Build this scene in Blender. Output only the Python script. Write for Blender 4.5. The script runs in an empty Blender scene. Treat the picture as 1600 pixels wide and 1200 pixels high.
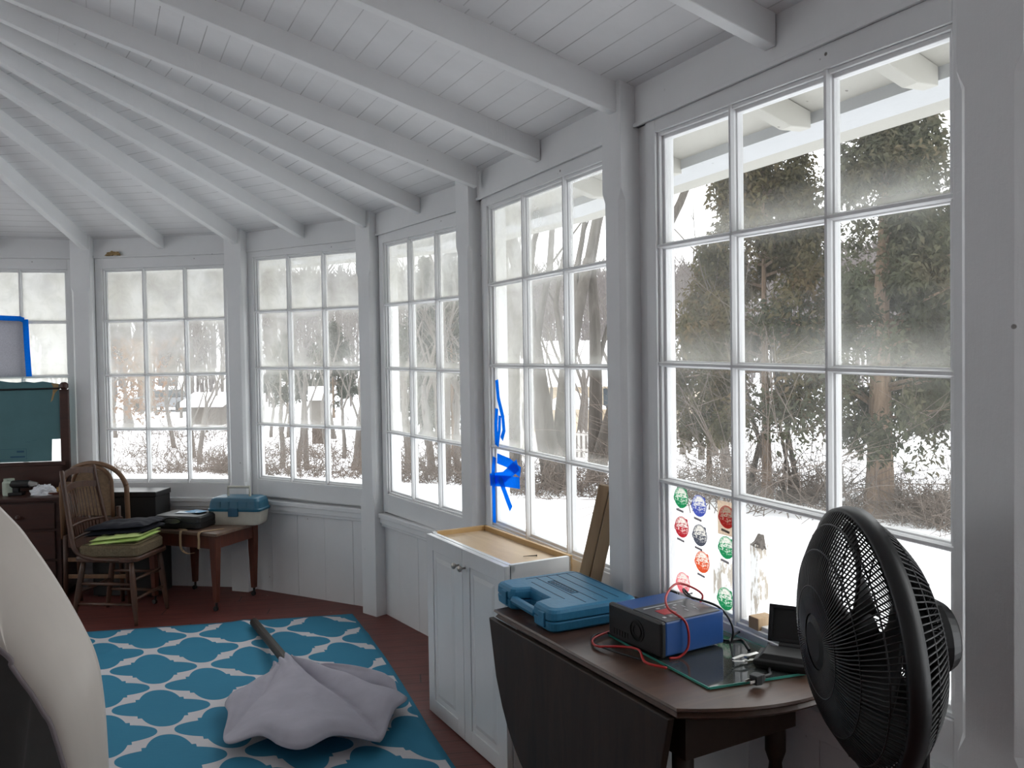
import bpy, bmesh, math, random
import numpy as np
from mathutils import Matrix, Vector, noise
from math import radians as R, sin, cos, pi

random.seed(7)
rng = np.random.default_rng(7)
SC = bpy.context.scene
COL = SC.collection

# ---------------------------------------------------------------- materials
def nt(name):
    m = bpy.data.materials.new(name); m.use_nodes = True
    t = m.node_tree; t.nodes.clear()
    out = t.nodes.new('ShaderNodeOutputMaterial')
    return m, t, out
def N(t, kind, **kw):
    n = t.nodes.new(kind)
    for k, v in kw.items():
        if k in n.inputs: n.inputs[k].default_value = v
        else: setattr(n, k, v)
    return n
def ramp(t, src, stops):
    r = t.nodes.new('ShaderNodeValToRGB'); e = r.color_ramp.elements
    while len(e) < len(stops): e.new(.5)
    for i, (p, c) in enumerate(stops):
        e[i].position = p; e[i].color = (*c, 1) if len(c) == 3 else c
    t.links.new(src, r.inputs[0]); return r.outputs[0]
def math_(t, op, a, b=None, c=None):
    n = t.nodes.new('ShaderNodeMath'); n.operation = op
    for i, v in enumerate((a, b, c)):
        if v is None: continue
        if isinstance(v, (int, float)): n.inputs[i].default_value = v
        else: t.links.new(v, n.inputs[i])
    return n.outputs[0]
def mixc(t, fac, a, b, mode='MIX'):
    n = t.nodes.new('ShaderNodeMix'); n.data_type = 'RGBA'; n.blend_type = mode
    for i, v in ((0, fac), (6, a), (7, b)):
        if isinstance(v, (int, float)): n.inputs[i].default_value = v
        elif isinstance(v, tuple): n.inputs[i].default_value = (*v, 1) if len(v) == 3 else v
        else: t.links.new(v, n.inputs[i])
    return n.outputs[2]
def coords(t, scale=(1, 1, 1), kind='Object'):
    tc = t.nodes.new('ShaderNodeTexCoord'); mp = t.nodes.new('ShaderNodeMapping')
    mp.inputs['Scale'].default_value = scale
    t.links.new(tc.outputs[kind], mp.inputs[0]); return mp.outputs[0]
def noise_(t, vec, scale=5, detail=4, rough=.6, dist=0):
    n = N(t, 'ShaderNodeTexNoise', Scale=scale, Detail=detail, Roughness=rough, Distortion=dist)
    t.links.new(vec, n.inputs['Vector']); return n.outputs['Fac']
def bsdf(t, out, col, rough=.5, spec=.5, metal=0, bump=None, bs=.2, bd=.01):
    p = t.nodes.new('ShaderNodeBsdfPrincipled')
    if isinstance(col, tuple): p.inputs['Base Color'].default_value = (*col, 1)
    else: t.links.new(col, p.inputs['Base Color'])
    if isinstance(rough, (int, float)): p.inputs['Roughness'].default_value = rough
    else: t.links.new(rough, p.inputs['Roughness'])
    p.inputs['Specular IOR Level'].default_value = spec; p.inputs['Metallic'].default_value = metal
    if bump is not None:
        b = N(t, 'ShaderNodeBump', Strength=bs, Distance=bd); t.links.new(bump, b.inputs['Height'])
        t.links.new(b.outputs[0], p.inputs['Normal'])
    t.links.new(p.outputs[0], out.inputs[0]); return p
def plain(name, col, rough=.5, var=.12, scale=12, spec=.5, metal=0, bump=.08, stretch=(1, 1, 1)):
    m, t, o = nt(name)
    v = coords(t, stretch); n = noise_(t, v, scale, 5)
    c = ramp(t, n, [(.25, tuple(x * (1 - var) for x in col)), (.75, tuple(min(1, x * (1 + var)) for x in col))])
    bsdf(t, o, c, rough, spec, metal, n, bump, .004); return m
def paint(name, col=(.81, .815, .82), grime=.5, rough=.45):
    m, t, o = nt(name)
    v = coords(t); big = noise_(t, v, 2.2, 6, .65); fine = noise_(t, v, 30, 5, .7)
    vs = coords(t, (22, 22, 2.2)); crack = noise_(t, vs, 1.6, 7, .75, .6)
    c = ramp(t, big, [(.3, tuple(x * .93 for x in col)), (.7, col)])
    spot = N(t, 'ShaderNodeTexVoronoi', Scale=9.0, feature='F1'); t.links.new(v, spot.inputs['Vector'])
    sp = ramp(t, spot.outputs['Distance'], [(.035, (1, 1, 1)), (.05, (0, 0, 0))])
    sel = ramp(t, noise_(t, v, 3.1, 2), [(.52, (0, 0, 0)), (.6, (1, 1, 1))])
    f = math_(t, 'MULTIPLY', sp, sel); f = math_(t, 'MULTIPLY', f, grime)
    c = mixc(t, f, c, (.10, .085, .07))
    d = ramp(t, crack, [(.66, (0, 0, 0)), (.74, (1, 1, 1))]); d = math_(t, 'MULTIPLY', d, .35 * grime)
    c = mixc(t, d, c, (.33, .30, .27))
    h = math_(t, 'ADD', fine, math_(t, 'MULTIPLY', crack, 1.4))
    bsdf(t, o, c, rough, .4, 0, h, .22, .004); return m
def wood(name, a, b, rough=.4, scale=6, stretch=(1, 1, .12), spec=.5, wear=None):
    m, t, o = nt(name)
    v = coords(t, stretch); n = noise_(t, v, scale * 4, 6, .65, 1.2)
    c = ramp(t, n, [(.3, a), (.7, b)])
    if wear:
        w = noise_(t, coords(t), 7, 8, .75); w = ramp(t, w, [(.58, (0, 0, 0)), (.72, (1, 1, 1))])
        c = mixc(t, math_(t, 'MULTIPLY', w, .45), c, wear)
    bsdf(t, o, c, rough, spec, 0, n, .12, .003); return m

M = {}
M['paint'] = paint('white_paint')
M['paintd'] = paint('worn_white_paint', (.79, .795, .80), .9)
M['eavegrey'] = paint('darkened_eave_paint', (.50, .51, .52), .6, .6)  # white eave paint, darkened so the beam looks less brightly lit
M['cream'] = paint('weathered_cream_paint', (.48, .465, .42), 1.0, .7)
M['beadboard'] = paint('beadboard_paint', (.78, .785, .79), .8)
M['darkgap'] = plain('dark_seam', (.07, .06, .05), .9)  # thin dark line where frieze meets ceiling
M['snow'] = plain('snow', (.93, .94, .97), .8, .03, 1.5, .2, 0, .5)
M['bark'] = wood('grey_bark', (.055, .045, .038), (.115, .10, .088), .9, 4)
M['barkfar'] = wood('haze_toned_bark', (.10, .085, .075), (.165, .148, .135), .9, 4)  # far bark lightened; distance haze is painted into the colour
M['cedarbark'] = wood('red_brown_bark', (.10, .065, .045), (.23, .16, .11), .9, 5)
M['twig'] = plain('dry_twigs', (.12, .094, .078), .9)
M['hillwood'] = plain('haze_toned_twigs', (.135, .118, .115), .95)  # greyed twig colour stands in for air haze over the hill
M['black'] = plain('black_plastic', (.007, .007, .008), .42, .2, 20)
M['blackmatte'] = plain('matte_black', (.008, .0075, .0075), .6, .2, 20)
M['rubber'] = plain('black_rubber', (.01, .01, .011), .5)
M['red'] = plain('red_rubber', (.45, .02, .02), .4)
M['steel'] = plain('steel', (.55, .54, .52), .3, .1, 30, .5, 1)
M['nickel'] = plain('brushed_nickel', (.50, .46, .42), .3, .1, 30, .5, 1)
M['caseblue'] = plain('blue_case_plastic', (.032, .20, .36), .5, .08, 60, .4, 0, .25)
M['casedark'] = plain('dark_blue_groove', (.012, .075, .14), .6)
M['chargerblue'] = plain('blue_enamel', (.018, .085, .30), .32, .05, 20)
M['chargertop'] = plain('grey_control_panel', (.06, .062, .07), .35)
M['displayred'] = plain('red_display', (.5, .03, .04), .3)
M['mark'] = plain('pale_print', (.55, .56, .58), .5)
M['tape'] = plain('blue_painter_tape', (.008, .15, .62), .6, .12, 25)
M['cabinet'] = plain('white_cabinet_lacquer', (.80, .82, .83), .22, .02, 8, .5, 0, .02)
M['maple'] = wood('maple_ply', (.58, .42, .25), (.68, .51, .32), .45, 3, (.2, 1, 1))
M['mapleedge'] = wood('maple_edge', (.48, .30, .12), (.58, .38, .17), .5, 3, (.3, .3, 1))
M['lumber'] = wood('raw_lumber', (.40, .27, .155), (.55, .385, .235), .7, 4, (1, 1, .09), .3, (.22, .14, .08))
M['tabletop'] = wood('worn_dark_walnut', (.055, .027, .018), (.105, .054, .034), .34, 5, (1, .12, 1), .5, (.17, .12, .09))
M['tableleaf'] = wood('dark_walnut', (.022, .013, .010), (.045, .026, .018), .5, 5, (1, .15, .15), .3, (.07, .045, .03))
M['mahog'] = wood('mahogany', (.075, .019, .010), (.135, .034, .017), .4, 5)
M['mahogtop'] = wood('worn_table_top', (.10, .055, .035), (.19, .125, .09), .42, 5, (.15, 1, 1), .5, (.26, .2, .16))
M['dresser'] = wood('dark_red_brown_wood', (.032, .011, .008), (.058, .019, .012), .42, 5, (.15, 1, 1))
M['chairwood'] = wood('brown_chair_wood', (.050, .021, .012), (.095, .042, .023), .42, 5)
M['bentwood'] = wood('honey_bentwood', (.12, .062, .030), (.20, .105, .052), .42, 5)
M['cane'] = plain('cane', (.19, .12, .065), .7, .3, 60)
M['cushion'] = plain('tan_tweed', (.15, .115, .072), .95, .35, 120, .1, 0, .5)
M['cushiontop'] = plain('paler_tweed', (.24, .20, .12), .95, .3, 90, .1, 0, .5)  # paler tweed for the cushion's top face
M['hivis'] = plain('lime_cloth', (.64, .78, .30), .8, .08, 20, .2, 0, .3)
M['navy'] = plain('navy_cloth', (.014, .015, .022), .85, .2, 40, .2)
M['tackletop'] = plain('teal_blue_plastic', (.014, .10, .165), .4)
M['tacklebase'] = plain('beige_plastic', (.46, .44, .38), .45)
M['strap'] = plain('tan_strap', (.42, .29, .17), .8)
M['paper'] = plain('printed_paper', (.62, .68, .72), .7, .25, 18)
M['paperblue'] = plain('blue_print', (.12, .30, .50), .6)
M['teal'] = plain('teal_cardboard', (.085, .19, .21), .8, .10, 5)
M['torn'] = plain('torn_cardboard', (.34, .23, .11), .95, .3, 30)
M['plastic'] = plain('crumpled_white_plastic', (.72, .74, .78), .35, .05, 20)
M['greenjar'] = plain('pale_green_glass', (.42, .48, .40), .3)
M['yellow'] = plain('yellow_brown_card', (.48, .30, .10), .8)
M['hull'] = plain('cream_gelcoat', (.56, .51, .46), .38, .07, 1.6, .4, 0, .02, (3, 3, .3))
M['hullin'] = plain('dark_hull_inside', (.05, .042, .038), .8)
M['hulltrim'] = plain('grey_gunwale', (.20, .17, .18), .5)
M['fabric'] = plain('grey_canvas', (.40, .385, .44), .9, .08, 9, .2, 0, .3)
M['pole'] = plain('dark_pole', (.024, .020, .017), .55, .3, 30)
M['fence'] = plain('picket_grey', (.45, .43, .41), .8)
M['tanhouse'] = plain('tan_siding', (.50, .42, .32), .8)
M['darkglass'] = plain('dark_house_glass', (.05, .06, .07), .2)
M['redbarn'] = plain('red_boards', (.42, .07, .06), .8)
M['brownshed'] = plain('brown_boards', (.07, .052, .042), .85)
M['carpaint'] = plain('grey_car_paint', (.22, .23, .25), .4)

# fence post with peeling paint
m, t, o = nt('peeling_white_post'); n = noise_(t, coords(t, (8, 8, 2.2)), 2.2, 6, .7)
c = ramp(t, n, [(.50, (.66, .66, .65)), (.54, (.34, .30, .25))]); bsdf(t, o, c, .8, .3, 0, n, .5, .01); M['peel'] = m
# plank floor, boards along local X
m, t, o = nt('painted_floor_boards')
v = coords(t); sx = t.nodes.new('ShaderNodeSeparateXYZ'); t.links.new(v, sx.inputs[0])
fr = math_(t, 'FRACT', math_(t, 'DIVIDE', sx.outputs[1], .105))
gap = math_(t, 'LESS_THAN', fr, .035)
idx = math_(t, 'FLOOR', math_(t, 'DIVIDE', sx.outputs[1], .105))
jr = math_(t, 'FRACT', math_(t, 'ADD', math_(t, 'DIVIDE', sx.outputs[0], 1.7), math_(t, 'MULTIPLY', idx, .377)))
gap = math_(t, 'MAXIMUM', gap, math_(t, 'LESS_THAN', jr, .004))
big = noise_(t, v, 3, 6, .7); gr = noise_(t, coords(t, (2, 26, 1)), 2, 6)
c = ramp(t, big, [(.3, (.105, .030, .024)), (.7, (.19, .052, .042))])
c = mixc(t, .35, c, ramp(t, gr, [(.3, (.09, .032, .026)), (.7, (.22, .062, .05))]))
deb = N(t, 'ShaderNodeTexVoronoi', Scale=13.0); t.links.new(v, deb.inputs['Vector'])
dm = ramp(t, deb.outputs['Distance'], [(.05, (1, 1, 1)), (.075, (0, 0, 0))])
dsel = ramp(t, noise_(t, v, 6, 2), [(.55, (0, 0, 0)), (.62, (1, 1, 1))])
c = mixc(t, math_(t, 'MULTIPLY', math_(t, 'MULTIPLY', dm, dsel), .8), c, (.42, .38, .34))
c = mixc(t, math_(t, 'MULTIPLY', gap, .85), c, (.02, .012, .01))
h = math_(t, 'SUBTRACT', gr, gap); bsdf(t, o, c, .5, .4, 0, h, .3, .006); M['floor'] = m
# ceiling boards: UV v = distance up the slope in metres
m, t, o = nt('painted_ceiling_boards')
uv = t.nodes.new('ShaderNodeUVMap'); uv.uv_map = 'UVMap'
sx = t.nodes.new('ShaderNodeSeparateXYZ'); t.links.new(uv.outputs[0], sx.inputs[0])
v = coords(t)
fr = math_(t, 'FRACT', math_(t, 'DIVIDE', sx.outputs[1], .083))
gap = math_(t, 'LESS_THAN', fr, .045)
gsel = ramp(t, noise_(t, v, 2.6, 4), [(.36, (.25, .25, .25)), (.62, (1, 1, 1))])
big = noise_(t, v, 2.4, 6, .7)
c = ramp(t, big, [(.3, (.72, .72, .725)), (.7, (.80, .80, .81))])
st = noise_(t, v, 14, 8, .8); stm = ramp(t, st, [(.63, (0, 0, 0)), (.70, (1, 1, 1))])
near = ramp(t, math_(t, 'ABSOLUTE', math_(t, 'SUBTRACT', fr, .05)), [(.04, (1, 1, 1)), (.22, (0, 0, 0))])
c = mixc(t, math_(t, 'MULTIPLY', math_(t, 'MULTIPLY', stm, near), .6), c, (.20, .18, .17))
c = mixc(t, math_(t, 'MULTIPLY', math_(t, 'MULTIPLY', gap, gsel), .55), c, (.16, .15, .145))
h = math_(t, 'SUBTRACT', math_(t, 'MULTIPLY', big, .3), gap); bsdf(t, o, c, .55, .3, 0, h, .4, .006); M['ceiling'] = m
# dirty / fogged glass: attribute 'fog' says how blind each spot of a pane is
m, t, o = nt('old_window_glass')
at = t.nodes.new('ShaderNodeAttribute'); at.attribute_name = 'fog'
v = coords(t); n1 = noise_(t, v, 9, 6, .7, .8); n2 = noise_(t, v, 70, 3, .6)
f = math_(t, 'MULTIPLY', at.outputs['Fac'], math_(t, 'ADD', .62, math_(t, 'MULTIPLY', n1, .76)))
f = math_(t, 'ADD', f, math_(t, 'MULTIPLY', ramp(t, n2, [(.70, (0, 0, 0)), (.82, (1, 1, 1))]), .10))
f = math_(t, 'MINIMUM', math_(t, 'MAXIMUM', f, .012), .97)
tr = t.nodes.new('ShaderNodeBsdfTransparent'); tr.inputs[0].default_value = (.965, .985, .975, 1)
tl = t.nodes.new('ShaderNodeBsdfTranslucent'); df = t.nodes.new('ShaderNodeBsdfDiffuse')
cc = ramp(t, noise_(t, v, 3.2, 4), [(.35, (.48, .48, .43)), (.65, (.56, .57, .545))])
t.links.new(cc, tl.inputs[0]); df.inputs[0].default_value = (.4, .41, .4, 1)
mx = t.nodes.new('ShaderNodeMixShader'); mx.inputs[0].default_value = .12
t.links.new(tl.outputs[0], mx.inputs[1]); t.links.new(df.outputs[0], mx.inputs[2])
m2 = t.nodes.new('ShaderNodeMixShader'); t.links.new(f, m2.inputs[0]); t.links.new(tr.outputs[0], m2.inputs[1]); t.links.new(mx.outputs[0], m2.inputs[2])
gl = N(t, 'ShaderNodeBsdfGlossy', Roughness=.03)
m3 = t.nodes.new('ShaderNodeMixShader'); m3.inputs[0].default_value = .012; t.links.new(m2.outputs[0], m3.inputs[1]); t.links.new(gl.outputs[0], m3.inputs[2])
t.links.new(m3.outputs[0], o.inputs[0]); M['glass'] = m
# loose glass sheet
m, t, o = nt('clear_glass_sheet')
tr = t.nodes.new('ShaderNodeBsdfTransparent'); tr.inputs[0].default_value = (.78, .90, .86, 1)
gl = N(t, 'ShaderNodeBsdfGlossy', Roughness=.06); fz = N(t, 'ShaderNodeFresnel', IOR=1.5)
df = t.nodes.new('ShaderNodeBsdfDiffuse'); df.inputs[0].default_value = (.4, .45, .44, 1)
dm = t.nodes.new('ShaderNodeMixShader'); t.links.new(math_(t, 'MULTIPLY', noise_(t, coords(t), 6, 6), .22), dm.inputs[0]); t.links.new(tr.outputs[0], dm.inputs[1]); t.links.new(df.outputs[0], dm.inputs[2])
mx = t.nodes.new('ShaderNodeMixShader'); t.links.new(fz.outputs[0], mx.inputs[0]); t.links.new(dm.outputs[0], mx.inputs[1]); t.links.new(gl.outputs[0], mx.inputs[2])
t.links.new(mx.outputs[0], o.inputs[0]); M['sheet'] = m
M['sheetedge'] = plain('green_glass_edge', (.05, .30, .24), .25)
# foliage
def leafmat(name, a, b, c_):
    m, t, o = nt(name); n = noise_(t, coords(t), 1.1, 5, .7); n2 = noise_(t, coords(t), 14, 2)
    c = ramp(t, n, [(.32, a), (.5, b), (.68, c_)])
    c = mixc(t, math_(t, 'MULTIPLY', n2, .35), c, (.05, .05, .035))
    d = t.nodes.new('ShaderNodeBsdfDiffuse'); tl = t.nodes.new('ShaderNodeBsdfTranslucent'); mx = t.nodes.new('ShaderNodeMixShader'); mx.inputs[0].default_value = .3
    t.links.new(c, d.inputs[0]); t.links.new(c, tl.inputs[0]); t.links.new(d.outputs[0], mx.inputs[1]); t.links.new(tl.outputs[0], mx.inputs[2]); t.links.new(mx.outputs[0], o.inputs[0]); return m
M['cedarA'] = leafmat('winter_cedar_olive', (.046, .048, .026), (.090, .078, .042), (.135, .092, .052))
M['cedarB'] = leafmat('winter_cedar_grey_green', (.042, .050, .034), (.075, .078, .050), (.120, .095, .060))
M['pine'] = leafmat('dark_pine', (.032, .042, .034), (.055, .062, .05), (.075, .075, .06))
M['russet'] = leafmat('dead_oak_leaves', (.18, .10, .06), (.23, .13, .08), (.20, .13, .085))
# rug trellis: UV in lattice units
m, t, o = nt('teal_trellis_rug')
uv = t.nodes.new('ShaderNodeUVMap'); uv.uv_map = 'UVMap'
sx = t.nodes.new('ShaderNodeSeparateXYZ'); t.links.new(uv.outputs[0], sx.inputs[0])
def cell(off):
    u = math_(t, 'MULTIPLY', math_(t, 'ABSOLUTE', math_(t, 'SUBTRACT', math_(t, 'FRACT', math_(t, 'ADD', math_(t, 'MULTIPLY', sx.outputs[0], .5), off)), .5)), 2)
    w = math_(t, 'MULTIPLY', math_(t, 'ABSOLUTE', math_(t, 'SUBTRACT', math_(t, 'FRACT', math_(t, 'ADD', math_(t, 'MULTIPLY', sx.outputs[1], .5), off)), .5)), 2)
    def ell(a, b, ra, rb, p=2.0):
        return math_(t, 'SUBTRACT', math_(t, 'ADD', math_(t, 'POWER', math_(t, 'DIVIDE', a, ra), p), math_(t, 'POWER', math_(t, 'DIVIDE', b, rb), p)), 1)
    e1 = ell(u, w, .86, .36, 2.2); e2 = ell(w, u, .84, .405, 2.2)
    sq = math_(t, 'MAXIMUM', math_(t, 'DIVIDE', math_(t, 'SUBTRACT', u, .43), .43), math_(t, 'DIVIDE', math_(t, 'SUBTRACT', w, .425), .425))
    return math_(t, 'MINIMUM', math_(t, 'MINIMUM', e1, e2), sq)
inside = math_(t, 'LESS_THAN', math_(t, 'MINIMUM', cell(0), cell(.5)), 0)
at = t.nodes.new('ShaderNodeAttribute'); at.attribute_name = 'edge'
inside = math_(t, 'MAXIMUM', inside, math_(t, 'GREATER_THAN', at.outputs['Fac'], .5))
v = coords(t); nb = noise_(t, coords(t, (6, 90, 6)), 3, 3); nl = noise_(t, v, 2, 4)
blue = mixc(t, math_(t, 'MULTIPLY', nb, .5), (.038, .215, .345), (.055, .275, .42))
blue = mixc(t, math_(t, 'MULTIPLY', nl, .3), blue, (.03, .15, .25))
c = mixc(t, inside, (.62, .60, .62), blue)
bsdf(t, o, c, .85, .2, 0, nb, .3, .003); M['rug'] = m
# decals on glass
def decal(name, ink):
    m, t, o = nt(name); v = coords(t, (1, 1, 1)); sx = t.nodes.new('ShaderNodeSeparateXYZ'); t.links.new(v, sx.inputs[0])
    r = math_(t, 'SQRT', math_(t, 'ADD', math_(t, 'POWER', sx.outputs[0], 2), math_(t, 'POWER', sx.outputs[2], 2)))
    ring = math_(t, 'MULTIPLY', math_(t, 'GREATER_THAN', r, .0290), 1)
    ring = math_(t, 'SUBTRACT', ring, math_(t, 'MULTIPLY', math_(t, 'GREATER_THAN', r, .0302), math_(t, 'LESS_THAN', r, .0316)))
    n = noise_(t, coords(t, (85, 85, 190)), 1.0, 5, .7); low = math_(t, 'MULTIPLY', sx.outputs[2], -4)
    p = math_(t, 'GREATER_THAN', math_(t, 'ADD', n, low), .5)
    f = math_(t, 'MAXIMUM', p, ring)
    c = mixc(t, f, (.86, .84, .80), ink)
    d = t.nodes.new('ShaderNodeBsdfDiffuse'); tl = t.nodes.new('ShaderNodeBsdfTranslucent'); mx = t.nodes.new('ShaderNodeMixShader'); mx.inputs[0].default_value = .72
    t.links.new(c, d.inputs[0]); t.links.new(c, tl.inputs[0]); t.links.new(d.outputs[0], mx.inputs[1]); t.links.new(tl.outputs[0], mx.inputs[2]); t.links.new(mx.outputs[0], o.inputs[0]); return m
def backlit(name, c):
    m, t, o = nt(name); d = N(t, 'ShaderNodeBsdfDiffuse'); tl = N(t, 'ShaderNodeBsdfTranslucent'); mx = t.nodes.new('ShaderNodeMixShader'); mx.inputs[0].default_value = .7
    n = noise_(t, coords(t), 150, 3); cc = ramp(t, n, [(.3, tuple(x * .8 for x in c)), (.7, c)])
    t.links.new(cc, d.inputs[0]); t.links.new(cc, tl.inputs[0]); t.links.new(d.outputs[0], mx.inputs[1]); t.links.new(tl.outputs[0], mx.inputs[2]); t.links.new(mx.outputs[0], o.inputs[0]); return m
M['creampaper'] = backlit('cream_sticker_paper', (.82, .72, .62))
M['caption'] = backlit('grey_caption', (.40, .38, .39))
M['hazeplastic'] = backlit('lavender_plastic_sheet', (.62, .62, .67))
M['tapelit'] = backlit('blue_tape_backlit', (.03, .40, .96))
INK = {k: decal('ink_' + k, c) for k, c in dict(green=(.10, .45, .26), blue=(.22, .27, .58), red=(.75, .16, .16), crimson=(.62, .13, .16), grey=(.24, .25, .29), orange=(.78, .27, .15), pink=(.85, .36, .40)).items()}

# ---------------------------------------------------------------- mesh builder
WM = {}
class MB:
    def __init__(s): s.v = []; s.f = []
    def add(s, vs, fs):
        o = len(s.v); s.v += [tuple(x) for x in vs]; s.f += [tuple(i + o for i in f) for f in fs]; return s
    def box(s, a, b, X=None):
        x0, y0, z0 = a; x1, y1, z1 = b
        v = [(x0, y0, z0), (x1, y0, z0), (x1, y1, z0), (x0, y1, z0), (x0, y0, z1), (x1, y0, z1), (x1, y1, z1), (x0, y1, z1)]
        if X is not None: v = [X @ Vector(p) for p in v]
        return s.add(v, [(0, 3, 2, 1), (4, 5, 6, 7), (0, 1, 5, 4), (1, 2, 6, 5), (2, 3, 7, 6), (3, 0, 4, 7)])
    def prism(s, poly, z0, z1, X=None):
        n = len(poly); v = [(x, y, z0) for x, y in poly] + [(x, y, z1) for x, y in poly]
        if X is not None: v = [X @ Vector(p) for p in v]
        return s.add(v, [tuple(range(n))[::-1], tuple(range(n, 2 * n))] + [(i, (i + 1) % n, n + (i + 1) % n, n + i) for i in range(n)])
    def loft(s, rings, caps=True, X=None):
        n = len(rings[0]); v = [p for r in rings for p in r]
        if X is not None: v = [X @ Vector(p) for p in v]
        f = [(k * n + i, k * n + (i + 1) % n, (k + 1) * n + (i + 1) % n, (k + 1) * n + i) for k in range(len(rings) - 1) for i in range(n)]
        if caps: f += [tuple(range(n))[::-1], tuple(range((len(rings) - 1) * n, len(rings) * n))]
        return s.add(v, f)
    def tube(s, pts, rad, seg=8, caps=True, X=None):
        pts = [Vector(p) for p in pts]
        if X is not None: pts = [X @ p for p in pts]
        if not hasattr(rad, '__len__'): rad = [rad] * len(pts)
        rings = []; prev = None
        for i, p in enumerate(pts):
            d = (pts[min(i + 1, len(pts) - 1)] - pts[max(i - 1, 0)])
            if d.length < 1e-9: d = Vector((0, 0, 1))
            d.normalize()
            if prev is None: a = d.orthogonal().normalized()
            else:
                a = prev - d * prev.dot(d); a = a.normalized() if a.length > 1e-6 else d.orthogonal().normalized()
            prev = a; b = d.cross(a)
            rings.append([p + (a * cos(2 * pi * k / seg) + b * sin(2 * pi * k / seg)) * rad[i] for k in range(seg)])
        return s.loft(rings, caps)
    def lathe(s, prof, seg=24, X=None):
        return s.loft([[(r * cos(2 * pi * k / seg), r * sin(2 * pi * k / seg), z) for k in range(seg)] for r, z in prof], True, X)
    def grid(s, fn, nu, nv, closed=False):
        o = [fn(i / nu, j / nv) for i in range(nu + 1) for j in range(nv + 1)]
        return s.add(o, [(i * (nv + 1) + j, (i + 1) * (nv + 1) + j, (i + 1) * (nv + 1) + j + 1, i * (nv + 1) + j + 1) for i in range(nu) for j in range(nv)])
    def beam(s, p, q, w, h):      # bottom centre line p->q, vertical sides
        p, q = Vector(p), Vector(q); d = q - p; side = Vector((d.y, -d.x, 0)).normalized() * (w / 2); up = Vector((0, 0, h))
        return s.loft([[a + side, a - side, a - side + up, a + side + up] for a in (p, q)])
    def build(s, name, mat, parent=None, smooth=False, bevel=0, solid=0, sub=0):
        me = bpy.data.meshes.new(name)
        Mi = WM[parent.name].inverted() if parent is not None else None
        vs = [tuple(Mi @ Vector(p)) for p in s.v] if Mi is not None else [tuple(p) for p in s.v]
        me.from_pydata(vs, [], s.f); me.update()
        ob = bpy.data.objects.new(name, me); COL.objects.link(ob); me.materials.append(mat)
        if parent is not None: ob.parent = parent; WM[ob.name] = WM[parent.name]
        else: WM[ob.name] = Matrix.Identity(4)
        b = bmesh.new(); b.from_mesh(me); bmesh.ops.recalc_face_normals(b, faces=b.faces); b.to_mesh(me); b.free()
        if smooth: me.polygons.foreach_set('use_smooth', [True] * len(me.polygons))
        if solid:
            k = ob.modifiers.new('solid', 'SOLIDIFY'); k.thickness = solid; k.offset = 0
        if bevel:
            k = ob.modifiers.new('bevel', 'BEVEL'); k.width = bevel; k.segments = 2; k.limit_method = 'ANGLE'; k.angle_limit = R(40)
        if sub:
            k = ob.modifiers.new('sub', 'SUBSURF'); k.levels = sub; k.render_levels = sub
        return ob
def frame(x, y, z=0, a=0): return Matrix.Translation((x, y, z)) @ Matrix.Rotation(R(a), 4, 'Z')
def tag(o, label, cat, group=None, kind=None):
    o['label'] = label; o['category'] = cat
    if group: o['group'] = group
    if kind: o['kind'] = kind
    return o
def thing(name, label, cat, X, group=None, kind=None):
    o = bpy.data.objects.new(name, None); COL.objects.link(o); o.matrix_world = X; o.empty_display_size = .1
    WM[o.name] = X.copy()
    if label: tag(o, label, cat, group)
    if kind: o['kind'] = kind
    return o
def struct(o): o['kind'] = 'structure'; return o
def centred(ob):      # put a one-mesh thing's origin at its base
    me = ob.data; c = np.array([v.co for v in me.vertices]); p = Vector((*c.mean(0)[:2], c[:, 2].min()))
    me.transform(Matrix.Translation(-p)); ob.matrix_world = Matrix.Translation(p); WM[ob.name] = ob.matrix_world.copy(); return ob
def bez(pts, n=10):      # smooth curve through points (Catmull-Rom)
    P = [Vector(p) for p in pts]; P = [P[0] * 2 - P[1]] + P + [P[-1] * 2 - P[-2]]; o = []
    for i in range(1, len(P) - 2):
        for k in range(n):
            t = k / n; a, b, c, d = P[i - 1:i + 3]
            o.append(.5 * ((2 * b) + (c - a) * t + (2 * a - 5 * b + 4 * c - d) * t * t + (3 * b - a - 3 * c + d) * t ** 3))
    return o + [P[-2]]

# ---------------------------------------------------------------- the room
C0 = Vector((-2.79, 2.68, 0)); AX = -63.2; AD = Vector((cos(R(AX)), sin(R(AX)), 0)); AP = Vector((-AD.y, AD.x, 0))
ZT, ZU, ZM, ZL, ZB = 2.212, 1.851, 1.476, 1.101, .734
CEIL, APEX = 2.44, 3.315
d5 = Vector((cos(R(-62.9)), sin(R(-62.9)), 0))
WIN = [ # x, y, angle, glass width, dz left, dz right
 (-3.939, 5.532, 14, .90, -.018, -.018), (-2.816, 5.747, -7.9, .90, -.018, -.016), (-1.698, 5.539, -29.1, .895, .017, .008),
 (-.724, 4.885, -54.9, .905, .004, -.0145), (-.081, 3.851, -63.3, 1.038, .0138, .0035), (.492, 2.659, -62.7, 1.015, .0143, -.0127),
 (1.100, 1.485, -62.9, 1.015, 0, 0), (1.700, .311, -62.9, 1.015, 0, 0)]
def mirror(w):
    x, y, a, W, l, r = w; X = frame(x, y, 0, a); e = X @ Vector((W, 0, 0)) - C0
    u, v = e.dot(AD), e.dot(AP); q = C0 + AD * u - AP * v
    return (q.x, q.y, 53.6 - a, W, 0, 0)
SIDES = ['northwest', 'north', 'north_northeast', 'northeast', 'east', 'east_southeast', 'southeast', 'south_southeast']
CHAIN = [(mirror(w), 'far_' + s) for w, s in list(zip(WIN, SIDES))[::-1]] + list(zip(WIN, SIDES))
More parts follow.
